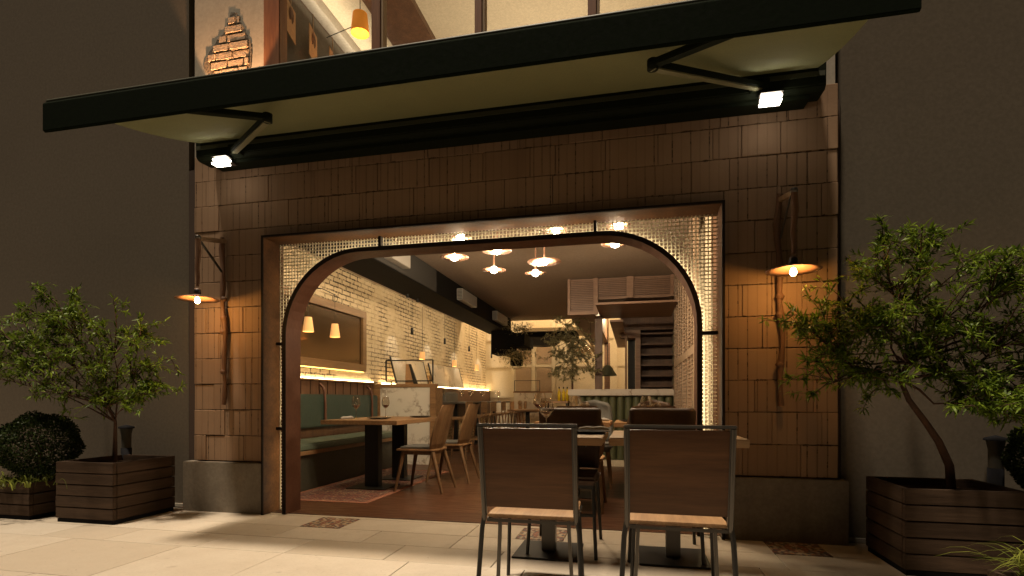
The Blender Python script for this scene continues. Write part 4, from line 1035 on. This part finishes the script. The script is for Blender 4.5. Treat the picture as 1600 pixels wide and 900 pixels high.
# high tables and stools
GT = 'high bar tables along the brick wall'; GB = 'wooden bar stools at the high tables'
hts = None; sts = None
hl = ('high table along the brick wall, nearest behind the partition', 'second high table along the brick wall', 'third high table along the brick wall', 'farthest high table along the brick wall')
for k, y_ in enumerate((8.55, 9.95, 11.4, 12.8)):
    if hts is None:
        hts = thing('high_table', hl[k], 'table', (-3.35, y_, 0), 0, GT)
        MB().box(-.36, .36, -.42, .42, .895, .93).build('table_top', M['cloth_grey'], hts, bevel=.004)
        m = MB(); m.box(-.04, .04, -.04, .04, .02, .89); m.box(-.25, .25, -.25, .25, .004, .02); m.build('pedestal', M['black'], hts)
    else: dup(hts, hl[k], (-3.35, y_, 0))
sl = []
for k, (x_, y_) in enumerate(((-2.80, 8.45), (-2.80, 9.35), (-2.82, 10.1), (-2.82, 10.9), (-2.82, 11.7), (-2.82, 12.6), (-2.82, 13.3))):
    lb = 'wooden bar stool with round-cornered back, ' + ('nearest beside the partition', 'second along the high tables', 'third along the high tables', 'fourth along the high tables', 'fifth along the high tables', 'sixth along the high tables', 'farthest along the high tables')[k]
    if sts is None:
        sts = thing('bar_stool', lb, 'stool', (x_, y_, 0), R(90), GB)
        for sx in (-1, 1):
            for sy in (-1, 1):
                m = MB(); m.tube([(sx*.13, sy*.13, .64), (sx*.19, sy*.19, .004)], [.017, .012], 7); m.build('leg', M['oak_z'], sts)
        m = MB(); m.bar((-.17, .17, .22), (.17, .17, .22), .022); m.bar((-.17, -.17, .30), (.17, -.17, .30), .022); m.bar((-.17, -.17, .26), (-.17, .17, .26), .022); m.bar((.17, -.17, .26), (.17, .17, .26), .022); m.build('footrest', M['oak'], sts)
        MB().box(-.18, .18, -.17, .18, .64, .68).build('seat', M['oak'], sts, bevel=.01)
        m = MB(); m.box(-.185, .185, -.195, -.175, .74, .93); m.build('backrest', M['oak'], sts, bevel=.006)
        m = MB(); m.bar((-.14, -.175, .67), (-.14, -.19, .80), .022); m.bar((.14, -.175, .67), (.14, -.19, .80), .022); m.build('back_post', M['oak_z'], sts)
    else: dup(sts, lb, (x_, y_, 0))
gl = None
words_ = ('first', 'second', 'third', 'fourth', 'fifth', 'sixth')
for k, (x_, y_) in enumerate(((-3.25, 8.35), (-3.12, 8.55), (-3.20, 9.85), (-3.08, 10.05), (-3.2, 11.3), (-3.2, 12.7))):
    lb = 'clear wine glass on the high tables, %s counted from the partition' % words_[k]
    if gl is None:
        gl = mk_glass(lb, x_, y_, .93, .24, .055, False, 'clear glasses on the high tables')
    else: dup(gl, lb, (x_, y_, .93))
# round cushions / backs on the ledge panel
for k, y_ in enumerate((8.1, 9.3, 10.6)):
    o = MB((-3.70, y_, 1.02)).box(-3.718, -3.66, y_-.42, y_+.42, .90, 1.13).build('wall_cushion', M['cloth_grey'], bevel=.04, seg=3)
    tag(o, 'grey-green back cushion on the wall panel, ' + ('nearest the partition', 'middle one of three', 'farthest of three')[k], 'cushion', 'back cushions behind the high tables')

# far partition, frame and table
t = thing('low_partition', 'pale low partition at the back near the end of the light strip', 'partition', (-2.6, 12.9, 0))
MB((-2.6, 12.9, 0)).box(-2.95, -2.0, 13.35, 13.43, .004, 1.14).build('panel', M['marble'], t)
MB((-2.6, 12.9, 0)).box(-2.97, -1.98, 13.33, 13.45, 1.142, 1.175).build('cap', M['oak'], t)
t = thing('metal_display_frame', 'thin metal frame standing on the pale partition at the back', 'frame', (-2.5, 13.39, 1.17))
m = MB((-2.5, 13.39, 1.17))
for a, b in (((-2.95, 1.18), (-2.3, 1.18)), ((-2.95, 1.45), (-2.3, 1.45)), ((-2.95, 1.18), (-2.95, 1.45)), ((-2.3, 1.18), (-2.3, 1.45))): m.bar((a[0], 13.39, a[1]), (b[0], 13.39, b[1]), .014)
m.build('bars', M['black'], t)
cafe_table('wooden table far back in front of the pale partition', -2.72, -1.95, 11.6, 12.4, None, col='black', mat='oak')
gf = mk_glass('clear glass at the left of the far back table', -2.5, 11.9, .75, .2, .05, False, 'glasses on the far table'); dup(gf, 'clear glass at the right of the far back table', (-2.15, 11.9, .75))

# duct under the ceiling
D0 = (-2.85, 8, 2.5)
t = thing('ventilation_duct', 'long charcoal ventilation duct under the ceiling above the brick wall', 'duct', D0)
MB(D0).box(-3.10, -2.61, 4.24, 11.5, 2.41, 2.725).build('duct_body', M['duct'], t)
MB(D0).box(-2.608, -2.600, 4.24, 6.9, 2.42, 2.72).build('side_panel', M['duct_side'], t)
for y0, y1 in ((5.32, 5.80), (7.75, 8.5), (9.85, 10.7)):
    g_ = MB(D0).box(-2.598, -2.50, y0, y1, 2.47, 2.64).build('air_grille', M['grille'], t, bevel=.004)
    m = MB(D0)
    for k in range(7): m.box(-2.585, -2.515, y0-.004, y0-.0005, 2.485+k*.021, 2.493+k*.021)
    m.build('grille_slat', M['black'], g_)
MB(D0).box(-2.93, -2.50, 11.0, 11.6, 1.93, 2.409).build('plenum_box', M['duct'], t)
MB(D0).box(-2.498, -2.20, 10.9, 12.0, 2.07, 2.36).build('branch_duct', M['duct'], t, bevel=.04)
for y_ in (6.9, 7.25): MB(D0).tube([(-3.02, y_, 2.41), (-3.02, y_, 2.36)], .02, 8).build('hanger', M['black'], t)

MB(D0).box(-3.125, -3.103, 4.4, 11.4, 2.50, 2.515).build('light_strip', emitter('duct_led_glow', (1, .76, .46), 60), t)
# disc ceiling lamps
GD = 'disc lamps with bare bulbs under the dining room ceiling'
dl = None
disc = [((-1.67, 4.92, 2.33), .135, 'disc ceiling lamp, front left of the cluster'), ((-1.43, 5.49, 2.33), .125, 'disc ceiling lamp, lowest left of the cluster'),
        ((-1.03, 5.73, 2.33), .115, 'disc ceiling lamp, lowest and smallest in the middle'), ((-.86, 5.27, 2.33), .165, 'largest disc ceiling lamp, right of the middle'),
        ((-1.22, 4.79, 2.33), .135, 'disc ceiling lamp just below the arch edge, middle left'), ((-.158, 4.80, 2.33), .12, 'disc ceiling lamp alone at the right, below the arch edge'),
        ((-1.471, 4.5, 2.375), .10, 'disc ceiling lamp seen through the wire mesh, left'), ((-.633, 4.5, 2.39), .10, 'disc ceiling lamp seen through the wire mesh, middle'), ((-.117, 4.5, 2.39), .10, 'disc ceiling lamp seen through the wire mesh, right')]
for k, (p, r_, lb) in enumerate(disc):
    if dl is None:
        dl = thing('disc_ceiling_lamp', lb, 'lamp', p, 0, GD)
        MB().tube([(0, 0, .03), (0, 0, .36)], .008, 8).build('stem', M['copper'], dl)
        MB().lathe((0, 0, 0), [(.02, .020), (.06, .014), (.135, -.004), (.137, -.008), (.06, .004), (.02, .010)], 28).build('disc_shade', M['copper'], dl)
        MB().lathe((0, 0, 0), [(0, .03), (.030, .025), (.040, 0), (.032, -.028), (0, -.042)], 16).build('bulb', E_bulb, dl)
        point('lamp_light', (0, 0, -.05), 27, (1, .77, .50), .04, dl); o = dl
    else: o = dup(dl, lb, p)
    s_ = r_/.135
    for c_ in kids_of(o):
        if c_.name.startswith('disc_shade'): c_.scale = (s_, s_, 1)

# ---------------------------------------------------------------- bar
Z0 = (-.2, 8.2, 0)
t = thing('bar_counter', 'bar counter with pale marble top and olive fluted front', 'bar', Z0)
MB(Z0).box(-.93, .55, 7.85, 8.45, 1.025, 1.115).build('counter_top', M['bar_marble'], t, bevel=.006)
m = MB(Z0); x = -.80; vs = []
while x < .54:
    m.tube([(x+.055, 7.965, .10), (x+.055, 7.965, 1.02)], .056, 12); x += .112
m.box(-.80, .55, 7.97, 8.40, .10, 1.02); m.build('fluted_front', M['fluted'], t)
MB(Z0).box(-.80, .55, 7.90, 8.40, .004, .095).build('kick_board', M['cream'], t)
# louvred bulkhead
t = thing('bar_bulkhead', 'wooden bulkhead with louvred panels above the bar', 'cabinet', (-.2, 8.5, 2.3))
Z1 = (-.2, 8.5, 2.3)
MB(Z1).box(-.93, -.54, 7.93, 12.3, 2.20, 2.725).build('side_casing', M['cab_wood'], t)
MB(Z1).box(-.538, .545, 7.93, 8.60, 2.42, 2.725).build('front_casing', M['cab_wood'], t)
for x0, x1, z0, z1 in ((-.90, -.57, 2.25, 2.70), (-.50, -.10, 2.46, 2.70), (.0, .50, 2.46, 2.70)):
    lp = MB(Z1).box(x0, x1, 7.905, 7.929, z0, z1).build('louvre_panel', M['walnut'], t)
    m = MB(Z1); z = z0+.01
    while z < z1-.01: m.box(x0+.005, x1-.005, 7.885, 7.904, z, z+.009); z += .026
    m.build('louvre_slats', M['cab_wood'], lp)
for x0, x1, z0, z1 in ((-.94, -.902, 2.20, 2.725), (-.568, -.502, 2.20, 2.725), (-.098, -.002, 2.42, 2.725), (.502, .55, 2.42, 2.725)): MB(Z1).box(x0, x1, 7.875, 7.93, z0, z1).build('stile', M['cab_wood'], t)
MB(Z1).box(-.902, -.568, 7.877, 7.93, 2.20, 2.248).build('bottom_rail', M['cab_wood'], t)
MB(Z1).box(-.50, .56, 7.30, 8.60, 2.235, 2.262).build('canopy_shelf', M['cab_wood'], t, bevel=.003)
MB(Z1).box(-.34, -.15, 8.0, 12, 2.10, 2.13).build('side_shelf', M['cab_wood'], t)
o = MB((-.517, 8.3, 1.1)).box(-.572, -.462, 8.25, 8.35, 1.117, 2.233).build('wooden_column', M['walnut'], bevel=.004); tag(o, 'brown wooden column standing on the bar counter', 'column')
# glass rack
t = thing('glass_rack', 'hanging rack of upside-down stem glasses left of the wooden column', 'rack', (-.85, 9.2, 2.0))
Z2 = (-.85, 9.2, 2.0); m = MB(Z2)
for x in (-1.02, -.90, -.78, -.66): m.bar((x, 8.6, 1.93), (x, 10.2, 1.93), .012)
for p in ((-1.02, 8.6), (-.66, 8.6), (-1.02, 10.2), (-.66, 10.2)): m.tube([(p[0], p[1], 1.93), (p[0], p[1], 2.19)], .004, 5)
m.build('rails', M['black'], t)
gb = MB(Z2)
gb.lathe((-1.02, 8.7, 1.925), [(.032, 0), (.003, -.006), (.003, -.06), (.025, -.075), (.035, -.11), (.026, -.16)], 10)
g0 = gb.build('hanging_glass', M['glass'], t)
for i in range(4):
    for j in range(8):
        if i == 0 and j == 0: continue
        c_ = g0.copy(); C.objects.link(c_); c_.parent = t; c_.location = (i*.12, j*.19, 0)
# pendant over bar
t = thing('bar_pendant', 'green metal cone pendant right of the wooden column', 'lamp', (-.34, 9.3, 1.5))
sh = MB((-.34, 9.3, 1.5)).lathe((-.43, 9.3, 1.37), [(.155, 0), (.145, .03), (.10, .09), (.09, .12), (.04, .18), (0, .19)], 20).build('lamp_shade', M['sage_metal'], t)
MB((-.34, 9.3, 1.5)).tube([(-.43, 9.3, 1.55), (-.43, 9.3, 2.19)], .006, 6).build('cord', M['black'], t)
# back bar: dark shelving, doorway and post
t = thing('back_bar_shelving', 'dark wooden shelving wall behind the bar with a black doorway', 'shelving', (.2, 9.6, 0)); Z3 = (.2, 9.6, 0)
MB(Z3).box(.12, .655, 9.85, 9.95, .004, 2.73).build('back_panel', M['walnut'], t)
for z in (1.0, 1.18, 1.36, 1.54, 1.72, 1.90, 2.08): MB(Z3).box(.13, .655, 9.5, 9.849, z, z+.03).build('shelf', M['walnut'], t)
MB(Z3).box(.03, .115, 9.45, 9.95, .004, 2.02).build('door_post', M['cab_wood'], t)
MB(Z3).box(-.22, .115, 9.45, 9.95, 2.022, 2.15).build('door_head', M['cab_wood'], t)
MB(Z3).box(-.10, .028, 9.80, 9.90, .004, 2.02).build('doorway_dark', M['black'], t)  # black slab painted in for the dark inside the open doorway
m = MB(Z3); m.bar((-.125, 9.40, 1.0), (-.125, 9.40, 2.10), .035); m.build('ladder_rail', M['oak_z'], t)
MB(Z3).box(-.22, .655, 9.45, 9.95, 2.152, 2.73).build('upper_panel', M['walnut'], t)
o = MB((-.47, 12, 0)).box(-.62, -.50, 11.9, 12.0, .004, 2.2).build('wooden_post', M['cab_wood']); tag(o, 'slim brown wooden post at the back behind the bar pendant', 'post')
# louvred shutter screen on the right
t = thing('shutter_screen', 'tall limed wooden shutter screen along the right side of the room', 'screen', (.58, 6.6, 0)); Z4 = (.58, 6.6, 0)
m = MB(Z4)
for y_ in (5.40, 6.02, 6.62, 7.24, 7.83): m.box(.555, .60, y_-.03, y_+.03, .004, 2.73)
for z in (.05, 1.45, 2.69): m.box(.556, .599, 5.43, 7.80, z-.04, z+.04)
m.build('screen_frame', M['slat_wood'], t)
for ya, yb in ((5.43, 5.99), (6.05, 6.59), (6.65, 7.21), (7.27, 7.80)):
    m = MB(Z4); z = .10
    while z < 2.65:
        if abs(z-1.45) > .05: m.box(.565, .592, ya, yb, z, z+.012)
        z += .042
    m.bar((.565, (ya+yb)/2, .1), (.565, (ya+yb)/2, 2.65), .012); m.build('louvre_panel', M['slat_wood'], t)
# bottles of oil and the indoor tree at the counter's end
GO = 'golden oil bottles at the end of the bar'
bt = None
for k, x in enumerate((-1.075, -1.01, -.955)):
    lb = 'golden oil bottle at the bar end, ' + ('left one', 'middle one', 'right one next to the counter')[k]
    if bt is None:
        bt = thing('oil_bottle', lb, 'bottle', (x, 7.95, .945), 0, GO)
        MB().lathe((0, 0, 0), [(0, 0), (.024, 0), (.025, .13), (.010, .155), (.009, .18), (0, .18)], 14).build('bottle_body', M['oil'], bt)
        MB().lathe((0, 0, .18), [(0, 0), (.010, 0), (.010, .03), (0, .03)], 10).build('cap', M['black'], bt)
    else: dup(bt, lb, (x, 7.95, .945))
t = thing('side_table', 'small service table with pale top carrying the oil bottles', 'table', (-1.1, 8.0, 0))
MB((-1.1, 8, 0)).box(-1.30, -.935, 7.86, 8.2, .915, .944).build('table_top', M['oak'], t); m = MB((-1.1, 8, 0))
for a in (-1.27, -.96):
    for b in (7.9, 8.16): MB((-1.1, 8, 0)).bar((a, b, .004), (a, b, .914), .025).build('leg', M['black'], t)
tree('indoor_olive_tree', 'slim indoor olive tree at the left end of the bar', 'tree', (-.90, 8.15, 1.116),
     [(-.90, 8.15, 1.116), (-.90, 8.15, 1.3), (-.895, 8.14, 1.5), (-.90, 8.15, 1.7), (-.89, 8.15, 1.85)], .012,
     [((-1.05, 8.1, 1.93), (.20, .15, .13), 1), ((-.80, 8.1, 1.80), (.20, .15, .15), 1), ((-1.12, 8.1, 1.62), (.16, .14, .12), .9), ((-.70, 8.1, 1.55), (.18, .14, .14), 1),
      ((-.92, 8.1, 1.32), (.22, .14, .10), .8), ((-1.12, 8.1, 1.38), (.12, .1, .10), .6), ((-1.0, 8.1, 2.12), (.22, .15, .10), .7), ((-.62, 8.1, 1.35), (.1, .1, .08), .4), ((-.92, 8.1, 1.72), (.16, .12, .16), .8), ((-.90, 8.1, 1.50), (.15, .12, .16), .8), ((-1.2, 8.1, 1.80), (.1, .1, .12), .4)],
     M['olive_leaf'], .038, .012, 7500, 12, None, .1, .002)
# hanging plant by the plenum box
m = MB((-2.3, 11.5, 2)); r5 = random.Random(3)
for k in range(900):
    p = Vector((-2.38+r5.gauss(0, .15), 11.0+r5.gauss(0, .2), 2.0-abs(r5.gauss(0, .14)))); leaf_faces(m, p, Vector((r5.gauss(0, 1), r5.gauss(0, 1), r5.gauss(-.6, .7))), Vector((0, 0, 1)), .055, .025, r5.random())
for k in range(400):
    p = Vector((-2.30+r5.gauss(0, .12), 10.9+r5.gauss(0, .2), 2.42+r5.gauss(0, .05))); leaf_faces(m, p, Vector((r5.gauss(0, 1), r5.gauss(0, 1), r5.gauss(0, .7))), Vector((0, 0, 1)), .055, .025, r5.random())
o = m.build('trailing_plant', M['olive_leaf']); tag(o, 'green trailing plant hanging from the dark duct at the back', 'plant')
t = thing('hanging_speaker', 'black box hanging under the trailing plant at the back', 'speaker', (-2.45, 11.3, 1.8))
MB((-2.45, 11.3, 1.8)).box(-2.56, -2.32, 11.2, 11.4, 1.69, 1.90).build('speaker_box', M['duct'], t, bevel=.01)
MB((-2.45, 11.3, 1.8)).tube([(-2.44, 11.3, 1.90), (-2.44, 11.3, 2.07)], .006, 6).build('hanger', M['black'], t)
# mezzanine with stair underside at the back
t = thing('mezzanine', 'dark mezzanine edge and curved stair underside high at the back', 'mezzanine', (-2, 13, 2.5))
MB((-2, 13, 2.5)).box(-2.55, -1.2, 12.4, 13.6, 2.56, 2.64).build('floor_edge', M['cream'], t)
MB((-2, 13, 2.5)).box(-2.55, -1.3, 12.5, 13.2, 2.44, 2.558).build('soffit', M['duct'], t)
MB((-2, 13, 2.5)).prism([(-2.5, 2.43), (-1.75, 2.43), (-1.75, 2.33), (-1.85, 2.27), (-2.1, 2.24), (-2.5, 2.27)], 'Y', 12.45, 13.0).build('curved_underside', M['duct_side'], t)
MB((-2, 13, 2.5)).box(-2.4, -1.9, 12.41, 12.43, 2.642, 2.95).build('glass_balustrade', M['pane'], t)
# room lamps at the back
def down(lb, x, y, z, e, col=(1, .74, .44)):
    t = thing('recessed_downlight', lb, 'lamp', (x, y, z), 0, 'ceiling downlights at the back of the room')
    MB().lathe((0, 0, 0), [(.07, 0), (.075, -.006), (.055, -.008), (.05, 0)], 16).build('trim_ring', M['black'], t)
    MB().lathe((0, 0, 0), [(0, -.002), (.05, -.003)], 16).build('lens', E_bulb, t)
    point('lamp_light', (0, 0, -.1), e, col, .12, t)
down('ceiling downlight over the panelled back wall, left', -2.6, 13.2, 4.99, 300)
down('ceiling downlight over the panelled back wall, right', -.6, 12.9, 4.99, 320)
down('ceiling downlight behind the bar', -.2, 11.0, 2.73, 45)

# ================================================================ UPPER ROOM
V0 = (-1.2, 7, 3.1)
t = thing('upper_room', 'upper floor room with cream ceiling seen through the big windows', 'room', V0)
MB(V0).box(-3.62, 1.3, 4.23, 11, 3.02, 3.10).build('room_floor', M['walnut'], t)
MB(V0).box(-3.62, -3.56, 4.23, 11, 3.10, 5.7).build('side_wall', M['side_plaster'], t)
MB(V0).box(1.2, 1.3, 4.23, 11, 3.10, 5.7).build('side_wall', M['cream'], t)
MB(V0).box(-3.62, 1.3, 11, 11.1, 3.10, 5.7).build('back_wall', M['cream'], t)
MB(V0).box(-3.62, 1.3, 4.23, 11, 5.46, 5.7).build('ceiling', M['cream'], t)
MB(V0).box(-2.93, -2.40, 4.23, 11, 5.38, 5.458).build('ceiling_beam', M['walnut'], t)
MB(V0).box(-3.559, -3.42, 4.23, 11, 5.34, 5.459).build('cornice', M['white_plaster'], t)
lo = area('cove_light', (-2.15, 0, 2.12), 16, (1, .86, .64), .12, 6, (0, 0, 1), t)
area('room_light', (.2, 0, .3), 85, (1, .83, .60), 2.2, 3.5, (0, 0, 1), t)
# window
t = bpy.data.objects.new('upper_window', None); C.objects.link(t); t.parent = rest; w0 = (-1.1, 4.14, 3.22); t.location = Vector(w0)-Vector(B0)
m = MB(w0); m.box(-3.098, -2.94, 4.05, 4.16, 3.222, 6.3)
m.build('frame', M['win_frame'], t, bevel=.006)
for x0, x1 in ((-2.095, -1.995), (-1.215, -1.135), (-.335, -.25), (.55, .64)): 
    mu = MB(w0).box(x0, x1-.02, 4.06, 4.15, 3.27, 6.3).build('mullion', M['win_frame'], t, bevel=.004)
    MB(w0).box(x1-.019, x1, 4.07, 4.14, 3.27, 6.3).build('mullion_strip', M['tan_wood'], t)
MB(w0).box(-2.94, .88, 4.06, 4.15, 3.222, 3.268).build('sill', M['win_frame'], t)
MB(w0).box(-2.938, .88, 4.10, 4.106, 3.27, 6.3).build('window_pane', M['pane'], t)
# upstairs pendant
t = thing('upstairs_pendant', 'amber drum pendant hanging behind the upper window', 'lamp', (-2.865, 5.3, 5.0))
MB().lathe((0, 0, 0), [(.098, -.105), (.076, .105), (.073, .105), (.095, -.105)], 24).build('lamp_shade', M['shade_up'], t)
MB().tube([(0, 0, .115), (0, 0, .46)], .005, 6).build('cord', M['black'], t)
MB().lathe((0, 0, .03), [(0, .03), (.018, .02), (.022, 0), (0, -.03)], 12).build('bulb', E_bulb, t)
m = MB(); m.bar((-.40, 0, -.09), (-.1, 0, -.02), .006); m.build('side_rod', M['black'], t)
point('lamp_light', (0, 0, -.05), 5, (1, .62, .2), .05, t)
# row of paper bags with dried leaves on a string
GBg = 'kraft paper sheets with dried leaves hanging on a string upstairs'
o = MB((-3.3, 5, 5)).tube([(-3.30, 4.25, 5.02), (-3.30, 8.0, 5.02)], .004, 5).build('hanging_string', M['strap']); tag(o, 'thin string running along the upper room wall', 'string')
for k, (y_, lb) in enumerate(((4.36, 'kraft paper sheet on a string, nearest the window frame'), (4.72, 'kraft paper sheet with two dried leaves, second on the string'), (5.10, 'kraft paper sheet on the string, third behind the window'), (5.48, 'kraft paper sheet on the string, farthest'))):
    q0 = (-3.3, y_, 5.0); t = thing('paper_sheet', lb, 'paper', q0, R(14), GBg)
    m = MB(); m.box(-.003, .003, -.12, .12, -.46, -.14); m.build('sheet', M['paper'], t)
    m = MB(); m.bar((0, 0, -.15), (0, 0, .03), .02, .006, (1, 0, 0)); m.build('tie', M['tan_wood'], t)
    m = MB()
    for a in (-.045, .045): leaf_faces(m, Vector((.006, a*.3, -.16)), Vector((0, a*3, -1)), Vector((1, 0, 0)), .17, .05, .5)
    m.build('dried_leaf', M['dry_leaf'], t)
# uplight that grazes the exposed brick and plaster
t = thing('facade_uplight', 'small warm uplight on top of the awning case under the exposed brick patch', 'lamp', (-3.38, 3.93, 3.225))
MB().lathe((0, 0, 0), [(0, 0), (.03, 0), (.03, .05), (.026, .05), (.026, .04), (0, .04)], 14).build('housing', M['black'], t)
MB().lathe((0, 0, .041), [(0, 0), (.024, .001)], 14).build('lens', E_fil, t)
point('lamp_light', (0, 0, .07), 170, (1, .52, .24), .015, t, 62, (0, .10, 1))
